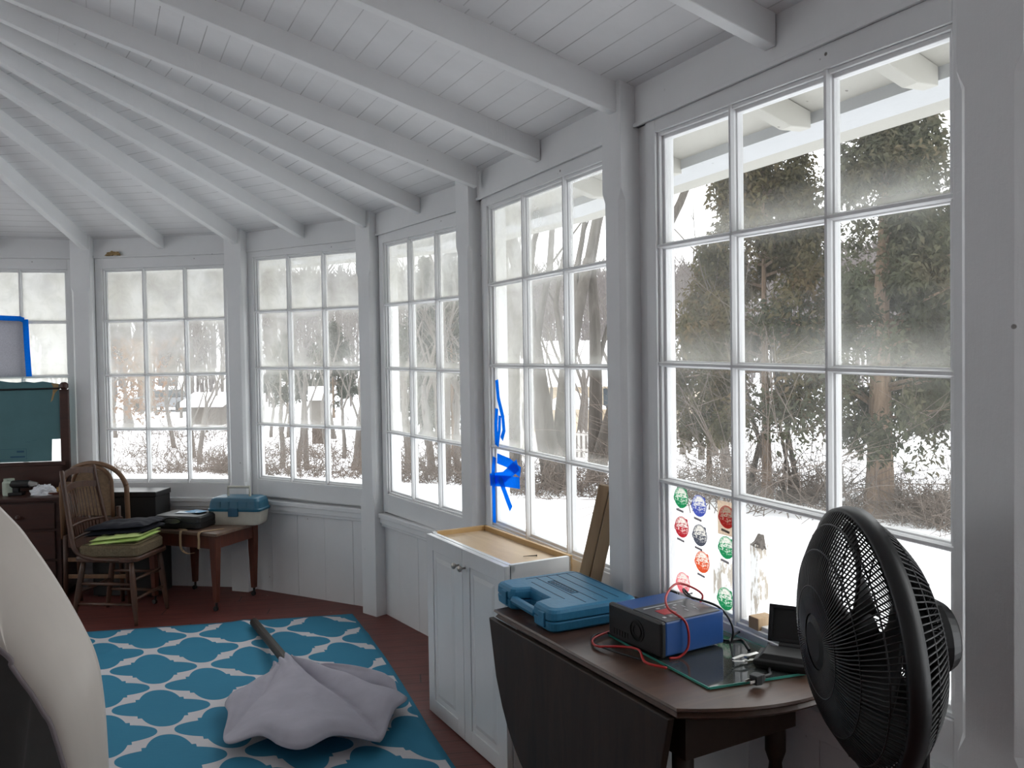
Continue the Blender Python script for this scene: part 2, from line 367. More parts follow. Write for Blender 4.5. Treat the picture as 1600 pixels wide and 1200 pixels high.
FOG = {0: [.93, .92, .92, .92], 1: [.86, .42, .22, .04], 2: [.74, .38, .22, .03], 3: [.66, .26, .30, .05], 4: [.46, .26, .16, .03], 5: [.05, .05, .05, .012]}
def fogat(k, row, col, u, v, W):      # u across, v down inside one pane 0..1
    if k is None: return .05
    b = FOG[k][row]
    side = {1: [.04, 0, -.03], 2: [.12, 0, -.12], 3: [.08, .02, -.02], 4: [.25, .02, -.20], 5: [.03, 0, .02], 0: [0, 0, 0]}[k][col]
    if row == 3: side *= .2
    b += side
    e = min(u, 1 - u, v, 1 - v); edge = max(0, 1 - e / .13)
    if k in (1, 2, 3, 4):
        b += .28 * edge * (1 if row < 3 else .25)
        if row in (1, 2): b += .25 * max(0, v - .62) + .18 * max(0, .35 - u)
        if row == 0: b += .12 * (.5 - v)
    if k == 5:
        b += .10 * edge + (.30 * max(0, v - .70) / .3 if row in (0, 1) else 0)
    n = noise.noise(Vector((u * 1.6 + col * 1.7 + k * 9, v * 1.6 + row * 1.9, k)))
    return max(.01, min(.96, b * (1 + .45 * n)))
def make_window(i, w, k):
    x, y, a, W, l, r = w; X = frame(x, y, 0, a); pp = W / 3
    def T(p):
        z = p[2]
        return X @ Vector((p[0], p[1], z + l + (r - l) * p[0] / W))
    root = thing(f'window_{i}', None, None, X, kind='structure')
    s = MB()
    s.box((-.05, -.03, .625), (0, .022, 2.285)); s.box((W, -.03, .625), (W + .05, .022, 2.285))
    s.box((0, -.03, ZT), (W, .022, 2.285)); s.box((0, -.03, .625), (W, .022, ZB))
    for (a0, a1) in (((0, 0), (1, 0)),):       # moulded inner lip all round
        for q in (0, 1):
            o_ = .011 * (q + 1); yy = -.020 + .012 * q
            s.box((0, yy, ZB), (o_, .02, ZT)); s.box((W - o_, yy, ZB), (W, .02, ZT)); s.box((0, yy, ZT - o_), (W, .02, ZT)); s.box((0, yy, ZB), (W, .02, ZB + o_))
    s.v = [T(p) for p in s.v]; f = struct(s.build('sash_frame', M['paintd'] if k in (4, 5) else M['paint'], root, bevel=.002))
    g = MB(); prof = [(-.011, .014), (-.011, -.006), (-.0075, -.010), (-.0075, -.016), (-.004, -.026), (.004, -.026), (.0075, -.016), (.0075, -.010), (.011, -.006), (.011, .014)]
    for j in (1, 2): g.loft([[(j * pp + p, q, z) for p, q in prof] for z in (ZB, ZT)])
    for z in (ZU, ZM, ZL): g.loft([[(xx, q, z + p) for p, q in prof] for xx in (0, W)])
    g.v = [T(p) for p in g.v]; struct(g.build('muntin_grid', M['paintd'] if k in (4, 5) else M['paint'], root))
    zs = [ZT, ZU, ZM, ZL, ZB]; NU, NV = (12, 16) if k is not None else (2, 2); p = MB(); fog = []
    for row in range(4):
        for col in range(3):
            wob = .0
            p.grid(lambda u, v: (pp * (col + u), .004, zs[row] + (zs[row + 1] - zs[row]) * v), NU, NV)
            fog += [fogat(k, row, col, u / NU, v / NV, W) for u in range(NU + 1) for v in range(NV + 1)]
    p.v = [T(q) for q in p.v]; ob = struct(p.build('glass_panes', M['glass'], root))
    at = ob.data.attributes.new('fog', 'FLOAT', 'POINT'); at.data.foreach_set('value', fog)
    sl = MB(); sl.box((-.115, -.058, .590), (W + .11, .02, .618)); sl.box((-.115, -.046, .555), (W + .11, .02, .590)); sl.box((-.115, -.034, .535), (W + .11, .02, .556))
    sl.v = [X @ Vector(q) for q in sl.v]; struct(sl.build('window_sill', M['paint'], root, bevel=.004))
    return X
def wide(w): return frame(w[0], w[1], 0, w[2])
for i, (w, side) in enumerate(CHAIN):
    k = i - 8
    solid = i < 3                       # unseen far walls left windowless to hold down the light inside
    X = wide(w) if solid else make_window(k if k >= 0 else 8 - i + 7, w, k if 0 <= k <= 5 else None)
    W = w[3]; eL = -.13; eR = W + .13
    b = MB()
    if solid: b.box((eL, .0, .5), (eR, .034, 2.35))
    n = 5; st = (eR - eL) / n                                     # boards under the sill
    for j in range(n):
        x0 = eL + j * st; b.box((x0 + .0008, -.012 - .0008 * (j % 2), 0), (x0 + st - .0008, .03, .545))
    b.box((eL, .0, 0), (eR, .034, .60)); b.box((-.06, .024, 2.225), (W + .06, .045, 2.32)); b.box((-.06, .024, .58), (W + .06, .045, .70))
    b.box((eL, -.034, 2.266), (eR, .034, CEIL + .02))                  # frieze
    b.box((eL, -.042, 2.266), (eR, -.02, 2.279))
    b.box((eL, -.018, .55), (-.052, .034, 2.30)); b.box((W + .052, -.018, .55), (eR, .034, 2.30))
    g_ = MB(); g_.box((eL, -.0365, CEIL - .004), (eR, -.032, CEIL + .006), X); struct(g_.build(f'trim_{i + 70}', M['darkgap']))
    b.v = [X @ Vector(p) for p in b.v]; struct(b.build('wall_' + side, M['beadboard'], bevel=.0015))
# corner posts
posts = []
for i in range(len(CHAIN) - 1):
    w, v = CHAIN[i][0], CHAIN[i + 1][0]
    p = wide(w) @ Vector((w[3], 0, 0)); q = wide(v) @ Vector((0, 0, 0)); mid = (p + q) / 2
    ang = (w[2] + v[2]) / 2
    if i == 7: ang = 26.8
    out = Vector((-sin(R(ang)), cos(R(ang)), 0)); L = (q - p).length
    turn = abs(w[2] - v[2]); mid = mid + out * (.0 if turn < 8 else .5 * L * math.tan(R(turn / 2)) * .6)
    posts.append((mid, ang, i - 7))
    hw = .066 if L < .4 else .19
    X = frame(mid.x, mid.y, 0, ang)
    if i - 7 == 5: X = frame(mid.x, mid.y, 0, ang) @ Matrix.Translation((-.012, 0, 0)); hw = .055
    if i - 7 == 6: X = X @ Matrix.Translation((-.028, .0, 0))
    def sec(z, c): return [(-hw, .06, z), (-hw, -.105 + c, z), (-hw + c, -.105, z), (hw - c, -.105, z), (hw, -.105 + c, z), (hw, .06, z)]
    s = MB(); s.loft([sec(z, c) for z, c in ((0, .001), (.70, .001), (.735, .017), (2.03, .017), (2.065, .001), (2.47, .001))], True, X)
    struct(s.build(f'trim_{i + 1}', M['paintd'] if i - 7 >= 4 else M['paint'], bevel=.002))
    j = MB(); j.box((-L / 2 + .012, -.006, 0), (L / 2 - .012, .05, 2.5), X); struct(j.build(f'trim_{i + 31}', M['paintd']))
# closing wall behind the photographer
a = wide(CHAIN[-1][0]) @ Vector((1.12, 0, 0)); b_ = wide(CHAIN[0][0]) @ Vector((-.11, 0, 0))
s = MB(); dd = (a - b_).normalized(); nn = Vector((-dd.y, dd.x, 0))
s.v = []; ang = math.degrees(math.atan2(dd.y, dd.x)); Xb = frame(b_.x, b_.y, 0, ang); s.box((-.1, -.06, 0), ((a - b_).length + .1, 0, 3.4), Xb)
struct(s.build('wall_south', M['beadboard']))
# floor
ring = []
for w, _ in CHAIN: ring += [wide(w) @ Vector((-.1, .03, 0)), wide(w) @ Vector((w[3] + .1, .03, 0))]
Xf = frame(0, 0, 0, 8); s = MB(); s.prism([(Xf.inverted() @ p)[:2] for p in ring], -.06, 0)
fl = s.build('floor', M['floor']); fl.matrix_world = Xf; WM['floor'] = Xf; struct(fl)
# ceiling: boards run round the room, UV v = distance from the wall
n = len(CHAIN); cv = []; cf = []; uvs = []
def top_of(w, u):
    p = wide(w) @ Vector((u, .03, CEIL - .009)); return p
endt = 5.6
for i, (w, _) in enumerate(CHAIN):
    eL = -.5 * ((Vector(w[:2]) - (wide(CHAIN[i - 1][0]) @ Vector((CHAIN[i - 1][0][3], 0, 0))).to_2d()).length) if i else -.2
    eR = w[3] + (.5 * ((wide(w) @ Vector((w[3], 0, 0))).to_2d() - Vector(CHAIN[i + 1][0][:2])).length if i < n - 1 else .2)
    straight = i <= 3 or i >= n - 4
    A, B = top_of(w, eL), top_of(w, eR)
    out = Vector((-sin(R(w[2])), cos(R(w[2])), 0))
    def hi(P):
        if not straight: return Vector((C0.x, C0.y, APEX))
        tt = max(0, (P - C0).dot(AD)); q = C0 + AD * tt; return Vector((q.x, q.y, APEX))
    Hq = [hi(A), hi(B)]; base = len(cv)
    quad = [A, B] + ([Hq[1]] if (Hq[0] - Hq[1]).length < 1e-4 else [Hq[1], Hq[0]])
    cv += quad; cf.append(tuple(range(base, base + len(quad))))
    wl = (B - A).normalized()
    for q in quad:
        dist = -(q - A).to_2d().dot(out.to_2d()); uvs.append(((q - A).dot(wl), math.hypot(dist, q.z - A.z) if dist > .01 else 0))
for k2, i in enumerate(range(n - 1)):        # corner slivers of the fan
    w, v = CHAIN[i][0], CHAIN[i + 1][0]
me = bpy.data.meshes.new('ceiling'); me.from_pydata([tuple(p) for p in cv], [], cf); me.update()
ul = me.uv_layers.new(name='UVMap'); 
for i, l in enumerate(me.loops): ul.data[i].uv = uvs[l.vertex_index]
co = bpy.data.objects.new('ceiling', me); COL.objects.link(co); me.materials.append(M['ceiling']); struct(co); WM['ceiling'] = Matrix.Identity(4)
sd = co.modifiers.new('solid', 'SOLIDIFY'); sd.thickness = .05; sd.offset = 1
for p in me.polygons:
    if p.normal.z > 0: p.flip()
# rafters
RB = 2.315; RA = APEX - .13
rl = []
for mid, ang, k in posts:
    if k == 0 or -5 <= k <= -3: pass
    rl.append((mid, ang, k))
def rafter(P, Q): 
    s = MB(); d = (Q - P); d.z = 0
    s.beam(P, Q, .043, .135); return struct(s.build('rafter', M['paint'], bevel=.003))
def wallpt(w, u, off=-.036): return wide(w) @ Vector((u, off, RB))
RIDGE = {4: .50, 4.5: .98, 5: 1.75, 5.5: 2.45, 6: 3.1, 6.5: 3.7, 7: 4.4}
for k, w in enumerate(WIN):
    for q in (k, k + .5):
        if q > 6.5: continue
        if q == k: P = wallpt(w, w[3] / 2)
        else:
            v = WIN[k + 1]; P = (wallpt(w, w[3]) + wallpt(v, 0)) / 2
            sh = {0.5: (.035, -.05), 1.5: (.02, -.05), 2.5: (.02, -.05), 3.5: (.12, -.05), 4.5: (.0, -.06), 5.5: (-.03, -.06)}.get(q)
            if sh: P = P + frame(0, 0, 0, (w[2] + v[2]) / 2) @ Vector((sh[0], sh[1], 0))
        Q = Vector((C0.x, C0.y, RA)) if q < 4 else C0 + AD * RIDGE[q] + Vector((0, 0, RA))
        if q < 4: Q = Q + (P - Q).normalized() * .10
        rafter(P, Q)
for k, w in enumerate(WIN[:6]):
    m_ = mirror(w); P = wallpt(m_, m_[3] / 2); t = max(0, (P - C0).dot(AD)); rafter(P, C0 + AD * t + Vector((0, 0, RA)) + ((P - C0 - Vector((0, 0, RB))).normalized() * .1 if t == 0 else Vector()))
s = MB(); s.beam(C0 + Vector((0, 0, APEX - .16)), C0 + AD * endt + Vector((0, 0, APEX - .16)), .05, .15); struct(s.build('rafter', M['paint']))
# eaves outside
er = []
for w, _ in CHAIN[4:]: er += [(wide(w), w)]
cor = []
for i in range(len(er)):
    X, w = er[i]; L = (0 if i == 0 else None)
    if i == 0: cor.append((X @ Vector((-.15, 0, 0)), X.to_3x3() @ Vector((0, 1, 0))))
    if i < len(er) - 1:
        p = X @ Vector((w[3], 0, 0)); q = er[i + 1][0] @ Vector((0, 0, 0)); o1 = X.to_3x3() @ Vector((0, 1, 0)); o2 = er[i + 1][0].to_3x3() @ Vector((0, 1, 0)); mo = (o1 + o2).normalized()
        cor.append(((p + q) / 2, mo / mo.dot(o1)))
    else: cor.append((X @ Vector((w[3] + .3, 0, 0)), X.to_3x3() @ Vector((0, 1, 0))))
zf = lambda v: 2.43 - .29 * v
s = MB(); f = MB()
for i in range(len(cor) - 1):
    (p, a), (q, b) = cor[i], cor[i + 1]
    def P(o, v, z): return o[0] + o[1] * v + Vector((0, 0, z))
    s.loft([[P(o, .03, zf(.03)), P(o, .66, zf(.66)), P(o, .66, zf(.66) + .06), P(o, .03, zf(.03) + .08)] for o in (cor[i], cor[i + 1])])
    f.loft([[P(o, .45, 2.262), P(o, .60, 2.255), P(o, .60, 2.32), P(o, .45, 2.325)] for o in (cor[i], cor[i + 1])])
struct(s.build('trim_60', M['cream'])); struct(f.build('trim_61', M['eavegrey']))
for wi in (3, 4, 5):
    for u in (.17, .62) if wi == 5 else (.3, .8):
        s = MB(); X = wide(WIN[wi]); s.loft([[X @ Vector((u + dx, vv, zf(vv) + dz)) for dx, dz in ((-.024, -.085 if vv < .40 else -.055), (.024, -.085 if vv < .4 else -.055), (.024, .0), (-.024, .0))] for vv in (.034, .36, .45)])
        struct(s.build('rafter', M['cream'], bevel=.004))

# ---------------------------------------------------------------- camera
pit, rol = R(1.4428), R(-.8841)
fw = Vector((0, cos(pit), -sin(pit))); up0 = Vector((0, sin(pit), cos(pit))); ex = Vector((1, 0, 0))
rt = ex * cos(rol) + up0 * sin(rol); up = up0 * cos(rol) - ex * sin(rol)
cam = bpy.data.cameras.new('camera'); cam.sensor_width = 36; cam.sensor_fit = 'HORIZONTAL'; cam.lens = 1290.7 / 1600 * 36; cam.clip_start = .05; cam.clip_end = 900
cob = bpy.data.objects.new('camera', cam); COL.objects.link(cob)
mw = Matrix((rt, up, -fw)).transposed().to_4x4(); mw.translation = (0, 0, 1.5); cob.matrix_world = mw; SC.camera = cob
# ---------------------------------------------------------------- overcast sky
wd = bpy.data.worlds.new('overcast'); SC.world = wd; wd.use_nodes = True; t = wd.node_tree; bg = t.nodes['Background']
tc = t.nodes.new('ShaderNodeTexCoord'); sx = t.nodes.new('ShaderNodeSeparateXYZ'); t.links.new(tc.outputs['Generated'], sx.inputs[0])
c = ramp(t, sx.outputs[2], [(0, (.975, .985, 1.0)), (.6, (.985, .99, 1.0))]); t.links.new(c, bg.inputs[0]); bg.inputs[1].default_value = 1.35
SC.view_settings.view_transform = 'Standard'; SC.view_settings.look = 'None'; SC.view_settings.gamma = 1; SC.view_settings.exposure = 1.25
SC.cycles.use_denoising = True; SC.cycles.transparent_max_bounces = 32; SC.cycles.max_bounces = 10; SC.cycles.diffuse_bounces = 7

# ---------------------------------------------------------------- outdoors
def zt(x, y):
    r = math.hypot(x, y); k = [(0, -.5), (13, -.52), (18, -.75), (30, -1.7), (45, -1.5), (60, -.5), (90, 3.2), (150, 11), (260, 20), (420, 26)]
    for (a, za), (b, zb) in zip(k, k[1:]):
        if r <= b: z = za + (zb - za) * (r - a) / (b - a); break
    else: z = 26
    z += (noise.noise(Vector((x * .25, y * .25, 0))) * .07 + (noise.noise(Vector((x * .018, y * .018, 3))) * 7 * min(1, max(0, (r - 50) / 120))))
    return z - .04
def zt_(x, y): return zt(x, y)
s = MB()
def gp(i, j):
    a = -pi * .95 + 2 * pi * i * .95; r = 420 * j ** 2.6
    return (r * cos(a + .2), r * sin(a + .2), zt(r * cos(a + .2), r * sin(a + .2)))
s.grid(lambda i, j: (420 * (j ** 2.6) * cos(2 * pi * i), 420 * (j ** 2.6) * sin(2 * pi * i), zt(420 * (j ** 2.6) * cos(2 * pi * i), 420 * (j ** 2.6) * sin(2 * pi * i))), 160, 90)
struct(s.build('snow_ground', M['snow'], smooth=True))

def ray_at(px, dist):         # ground position seen in the direction of column px at a distance
    return ((px - 800) / 1290.7 * dist, dist)
def crown_leaves(mb, P, size, droop=.5, seed=1):
    g = np.random.default_rng(seed); n = len(P); P = np.asarray(P, float)
    a = g.uniform(0, 2 * pi, n); e = g.uniform(-.9, .6, n); L = size * g.uniform(.5, 1.4, n); w = L * g.uniform(.14, .30, n)
    d = np.stack([np.cos(a) * np.cos(e), np.sin(a) * np.cos(e), np.sin(e) - droop * .5], 1); d /= np.linalg.norm(d, axis=1)[:, None]
    sd = np.cross(d, g.normal(size=(n, 3))); sd /= np.linalg.norm(sd, axis=1)[:, None]; sd *= w[:, None]
    mid = P + d * L[:, None] * .5; tip = P + d * L[:, None]; tip[:, 2] -= L * .25
    o = len(mb.v); q = np.stack([P, mid + sd, tip, mid - sd], 1).reshape(-1, 3); mb.v += [tuple(x) for x in q.tolist()]; mb.f += [(o + 4 * k, o + 4 * k + 1, o + 4 * k + 2, o + 4 * k + 3) for k in range(n)]
def cedar(name, label, x, y, h, wmax, trunk_r, mat, seed, n, tops=1, low=.9, lean=0, leaf=.085):
    random.seed(seed); z0 = zt(x, y)
    root = thing(name, label, 'tree', frame(x, y, z0, 0))
    t_ = MB(); ps = [(x, y, z0 - .1), (x + .02, y, z0 + .5), (x + lean * .3, y, z0 + h * .5), (x + lean, y, z0 + h * .92)]
    t_.tube(bez(ps, 6), [trunk_r * (1 - .9 * i / 18) * (1.25 if i == 0 else 1) for i in range(19)], 10)
    limbs = []
    for i in range(46):
        f = random.uniform(.06, .95); zz = z0 + low + (h - low) * f * .95; a = random.uniform(0, 2 * pi); L = wmax * prof(f) * random.uniform(.6, 1.1)
        b0 = Vector((x + lean * f, y, zz)); b1 = b0 + Vector((cos(a) * L, sin(a) * L, L * random.uniform(-.15, .55)))
        limbs.append((b0, b1)); t_.tube([b0, (b0 + b1) / 2 + Vector((0, 0, .04)), b1], [.03, .02, .008], 4)
    t_.build('trunk', M['cedarbark'], root, smooth=True)
    c_ = MB(); clumps = []
    for b0, b1 in limbs:
        for q in range(5): clumps.append((b0.lerp(b1, random.uniform(.35, 1.12)), random.uniform(.12, .32)))
    for q in range(int(60)):
        f = random.random() ** .8; a = random.uniform(0, 2 * pi); rr = wmax * prof(f) * random.uniform(.5, 1.05)
        clumps.append((Vector((x + lean * f + cos(a) * rr, y + sin(a) * rr, z0 + low + (h - low) * f)), random.uniform(.16, .34)))
    for q in range(tops):
        a = q * 2.1 + .5; tx = x + lean + (cos(a) * wmax * .45 if tops > 1 else 0)
        for i in range(9): clumps.append((Vector((tx + random.uniform(-.1, .1), y, z0 + h * (.80 + .026 * i))), .28 - .027 * i))
    g = np.random.default_rng(seed); cc_ = np.array([tuple(c) for c, r in clumps]); cr = np.array([r for c, r in clumps])
    ix = g.integers(0, len(cc_), n); v = g.normal(size=(n, 3)); v /= np.linalg.norm(v, axis=1)[:, None]; v *= (cr[ix] * g.random(n) ** .5)[:, None]; v[:, 2] *= 1.35
    crown_leaves(c_, cc_[ix] + v, leaf, .5, seed); c_.build('crown', mat, root)
    return root
def prof(f): return (1 - f) ** .72 * (.70 + .55 * min(1, f * 4))
cx, cy = ray_at(1195, 11.6); cedar('cedar_tree', 'tall olive green cedar behind the slim trunks and the fallen log', cx, cy, 5.3, 1.4, .10, M['cedarA'], 3, 40000, 2, .95)
cx, cy = ray_at(1372, 10.6); cedar('cedar_tree', 'tall grey green cedar with the thick reddish brown trunk', cx, cy, 5.4, 1.5, .24, M['cedarB'], 5, 44000, 3, .75, .15)
cx, cy = ray_at(1105, 12.6); cedar('cedar_tree', 'slim short cedar with narrow top at the far edge of the cedar clump', cx, cy, 3.5, .5, .06, M['cedarA'], 9, 12000, 1, .8)
cx, cy = ray_at(1500, 11.4); cedar('cedar_tree', 'shorter grey green cedar crowded behind the thick trunked cedar', cx, cy, 4.4, 1.1, .12, M['cedarB'], 12, 24000, 2, .8)

def bare_tree_mesh(name, mat, h, r, seed, depth=5, spread=.55, sides=6, stems=None, fork=.35):
    random.seed(seed); mb = MB()
    def grow(p, d, L, rad, lev):
        pts = [p]; rr = [rad]; k = 4 if lev < 2 else 3
        for i in range(k):
            d = (d + Vector((random.gauss(0, .10), random.gauss(0, .10), random.gauss(.03, .06)))).normalized(); pts.append(pts[-1] + d * L / k); rr.append(rad * (1 - .45 * (i + 1) / k))
        mb.tube(pts, rr, sides if lev == 0 else (5 if lev == 1 else 3), False)
        if lev >= depth: return
        n = random.choice((2, 3, 3)) if lev < 3 else random.choice((2, 3))
        for j in range(n):
            q = pts[-1] if j == 0 else pts[random.choice((-1, -2, -2, 2 if len(pts) > 3 else 1))]
            ax = Vector((random.gauss(0, 1), random.gauss(0, 1), random.gauss(0, .35))).normalized()
            nd = (d + ax * random.uniform(.5, 1.2) * spread * (1.15 if lev else .75)).normalized()
            grow(q, nd, L * random.uniform(.58, .82), rr[-1] * (random.uniform(.6, .92) if j == 0 else random.uniform(.45, .72)), lev + 1)
    for st in (stems or [(0, 0, 0, 1)]):
        grow(Vector((st[0], 0, -.15)), Vector((st[1], st[2], 1)).normalized(), h * fork * st[3], r * st[3], 0)
    ob = mb.build(name, mat, smooth=True); return ob
GB = 'bare trees in the thicket beyond the snow'
def place(ob, px, dist, rot=0, sc=1):
    x, y = ray_at(px, dist); ob.location = (x, y, zt(x, y)); ob.rotation_euler = (0, 0, rot); ob.scale = (sc, sc, sc); return ob
big = bare_tree_mesh('bare_tree', M['bark'], 9.5, .20, 11, 6, .5, 8, [(0, -.03, 0, 1), (.05, .16, .05, .9)], .50)
tag(place(big, 866, 13.6, .4), 'big bare tree with a thick dark trunk outside the taped window', 'tree')
b2 = bare_tree_mesh('bare_tree', M['bark'], 9, .17, 23, 6, .55, 8, [(0, .08, 0, 1), (.1, .30, .1, .9)], .50)
tag(place(b2, 921, 14.6, .2), 'bare forked tree with a limb sweeping up, beside the big thick trunk', 'tree')
b3 = bare_tree_mesh('bare_tree', M['bark'], 8, .14, 31, 6, .5, 8, [(0, -.12, 0, 1), (-.15, -.30, .1, .7)], .40)
tag(place(b3, 806, 14.2, 0), 'bare slanting tree seen through the pane beside the blue tape', 'tree')
for i, (px, d, h, r, lab) in enumerate(((1171, 12.3, 3.8, .055, 'slim leaning bare trunk at the end of the fallen log'), (1205, 12.0, 4.0, .045, 'dark slim straight trunk second along the fallen log'),
        (1222, 12.6, 3.6, .03, 'thinnest bare trunk standing behind the middle of the fallen log'), (1238, 12.4, 3.8, .032, 'thin straight trunk behind the fallen log, beside the thinnest one'), (1253, 12.1, 4.0, .045, 'slim bare trunk behind the near sawn end of the fallen log'))):
    o = bare_tree_mesh('sapling', M['bark'], h, r, 60 + i, 4, .4, 5, [(0, (.14 if i == 0 else random.uniform(-.05, .05)), 0, 1)], .5); tag(place(o, px, d), lab, 'tree')
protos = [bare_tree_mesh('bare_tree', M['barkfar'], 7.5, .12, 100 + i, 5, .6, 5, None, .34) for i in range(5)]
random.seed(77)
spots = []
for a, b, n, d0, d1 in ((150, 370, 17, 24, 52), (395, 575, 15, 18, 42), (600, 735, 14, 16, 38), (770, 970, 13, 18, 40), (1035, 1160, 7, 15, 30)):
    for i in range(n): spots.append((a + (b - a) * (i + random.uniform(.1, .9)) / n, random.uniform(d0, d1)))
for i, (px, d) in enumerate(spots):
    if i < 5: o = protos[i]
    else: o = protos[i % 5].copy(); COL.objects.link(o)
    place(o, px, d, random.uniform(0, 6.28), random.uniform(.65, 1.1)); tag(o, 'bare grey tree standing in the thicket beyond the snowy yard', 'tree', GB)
# evergreens seen through the windows of the curve
for px, d, h, w_, lab in ((668, 30, 7.0, 1.5, 'dark evergreen behind the bare trees, seen through the middle panes'), (706, 27, 6.6, 1.5, 'dark evergreen beside the post of the taped window, beyond the yard'), (520, 46, 5.2, 1.6, 'grey green evergreen far off behind the bare thicket'), (448, 48, 4.6, 1.4, 'small distant evergreen at the near end of the far thicket')):
    x, y = ray_at(px, d); cedar('evergreen_tree', lab, x, y, h, w_, .1, M['pine'], int(px), 9000, 1, .6, 0, .2)
# brush: uncountable twigs
def brush(name, label, spots, mat, n, hh, seed, r0=.008):
    random.seed(seed); mb = MB()
    for _ in range(n):
        (ax, ad), (bx, bd) = random.choice(spots); k = random.random(); x, y = ray_at(ax + (bx - ax) * k, (ad + (bd - ad) * k) + abs(random.gauss(0, 1.1)))
        p = Vector((x, y, zt(x, y) - .03)); a = random.uniform(0, 2 * pi); L = hh * random.uniform(.35, 1.1); d = Vector((cos(a) * .5, sin(a) * .5, random.uniform(.3, 1.1))).normalized(); pts = [p]
        for i in range(4):
            d = (d + Vector((random.gauss(0, .28), random.gauss(0, .28), random.gauss(-.12, .25)))).normalized(); pts.append(pts[-1] + d * L / 4)
        mb.tube(pts, [r0, r0 * .9, r0 * .7, r0 * .6, r0 * .4], 3, False)
        for q in (1, 2, 3, 3):
            dd = (d + Vector((random.gauss(0, .7), random.gauss(0, .7), random.gauss(.1, .5)))).normalized(); b0 = pts[q]; b1 = b0 + dd * L * random.uniform(.2, .5)
            mb.tube([b0, (b0 + b1) / 2 + Vector((random.gauss(0, .03), 0, random.gauss(0, .03))), b1], [r0 * .6, r0 * .5, r0 * .3], 3, False)
    o = mb.build(name, mat); tag(o, label, 'brush', None, 'stuff'); return o
brush('brush', 'tangled dry brush along the snow edge outside the taped window', [((755, 13.2), (850, 12.6)), ((850, 12.6), (985, 12.4))], M['twig'], 430, .8, 1)
brush('brush', 'tangled thorny brush beyond the snow at the curve of windows', [((590, 15.2), (745, 14.2)), ((380, 17.5), (590, 15.5))], M['twig'], 560, 1.0, 2)
brush('brush', 'low brown brush bank at the far end of the snowy yard', [((140, 24), (260, 21.5)), ((260, 21.5), (380, 18.5)), ((330, 19), (380, 18))], M['twig'], 520, .8, 3, .008)
brush('brush', 'pale dry weeds and twigs under the cedars', [((1030, 12.2), (1180, 11.8)), ((1280, 10.6), (1500, 9.6)), ((1390, 9.9), (1500, 9.4)), ((1180, 12.3), (1300, 12.0))], M['twig'], 1100, .75, 4, .006)
brush('brush', 'bare twigs growing in front of the cedar boughs', [((1060, 11.0), (1330, 10.2))], M['twig'], 120, 3.4, 5, .007)
brush('brush', 'sparse tall twigs scattered on the far snowy slope', [((150, 40), (380, 34)), ((390, 30), (590, 26)), ((170, 30), (370, 27))], M['twig'], 420, 1.7, 6, .010)
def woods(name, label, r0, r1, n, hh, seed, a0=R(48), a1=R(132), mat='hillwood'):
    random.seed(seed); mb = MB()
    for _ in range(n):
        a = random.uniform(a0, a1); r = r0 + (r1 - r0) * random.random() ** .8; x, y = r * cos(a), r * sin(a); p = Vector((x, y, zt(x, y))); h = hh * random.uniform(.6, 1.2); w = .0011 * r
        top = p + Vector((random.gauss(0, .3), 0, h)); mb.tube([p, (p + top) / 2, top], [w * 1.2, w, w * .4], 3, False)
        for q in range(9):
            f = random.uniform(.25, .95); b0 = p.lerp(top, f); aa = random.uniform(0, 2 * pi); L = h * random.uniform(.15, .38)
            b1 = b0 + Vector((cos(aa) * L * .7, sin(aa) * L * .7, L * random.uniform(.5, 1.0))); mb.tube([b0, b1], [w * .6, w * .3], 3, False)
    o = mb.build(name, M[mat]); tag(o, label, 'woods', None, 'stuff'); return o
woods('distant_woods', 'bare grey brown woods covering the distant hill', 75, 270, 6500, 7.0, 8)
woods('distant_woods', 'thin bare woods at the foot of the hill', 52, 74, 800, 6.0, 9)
# russet leaves still hanging in the thicket by the curve
random.seed(41); s = MB(); PL = []
for _ in range(1100): q = ray_at(random.gauss(220, 26), random.uniform(30, 40)); PL.append((q[0], q[1], zt(*q) + random.uniform(1.2, 4.4)))
crown_leaves(s, PL, .20, .3, 4)
tag(s.build('dead_leaves', M['russet']), 'russet dead leaves hanging in the far thicket', 'leaves', None, 'stuff')

# fallen log
x, y = ray_at(1275, 11.6); x2, y2 = ray_at(1215, 12.0); s = MB(); s.tube([(x2, y2, zt(x2, y2) + .07), ((x + x2) / 2, (y + y2) / 2, zt(x, y) + .10), (x, y, zt(x, y) + .08)], [.08, .10, .10], 10)
tag(centred(s.build('log', M['bark'], smooth=False)), 'fallen grey log on the snow below the cedars', 'log')
# weathered fence posts just outside
def wpost(px, d, zt_top, r, label, cap, a=20):
    x, y = ray_at(px, d); root = thing('fence_post', label, 'post', frame(x, y, zt(x, y), a)); z0 = -.03; h = zt_top - zt(x, y); X = root.matrix_world.copy(); X = WM[root.name]
    s = MB(); s.box((-r, -r, z0), (r, r, h), X); s.build('post_shaft', M['peel'], root, bevel=.004)
    if cap:
        s = MB(); random.seed(4)
        for i in range(7): s.tube([(random.uniform(-r, r), random.uniform(-r, r), h - .02), (random.uniform(-1.4 * r, 1.4 * r), random.uniform(-r, r), h + random.uniform(.02, .05))], [.026, .010], 5, True, X)
        s.build('broken_cap', M['bark'], root)
wpost(1184, 4.6, .47, .036, 'peeling white post with a broken top standing outside in the snow', True)
wpost(1128, 5.0, .28, .045, 'lower peeling white post behind the round decals', False)
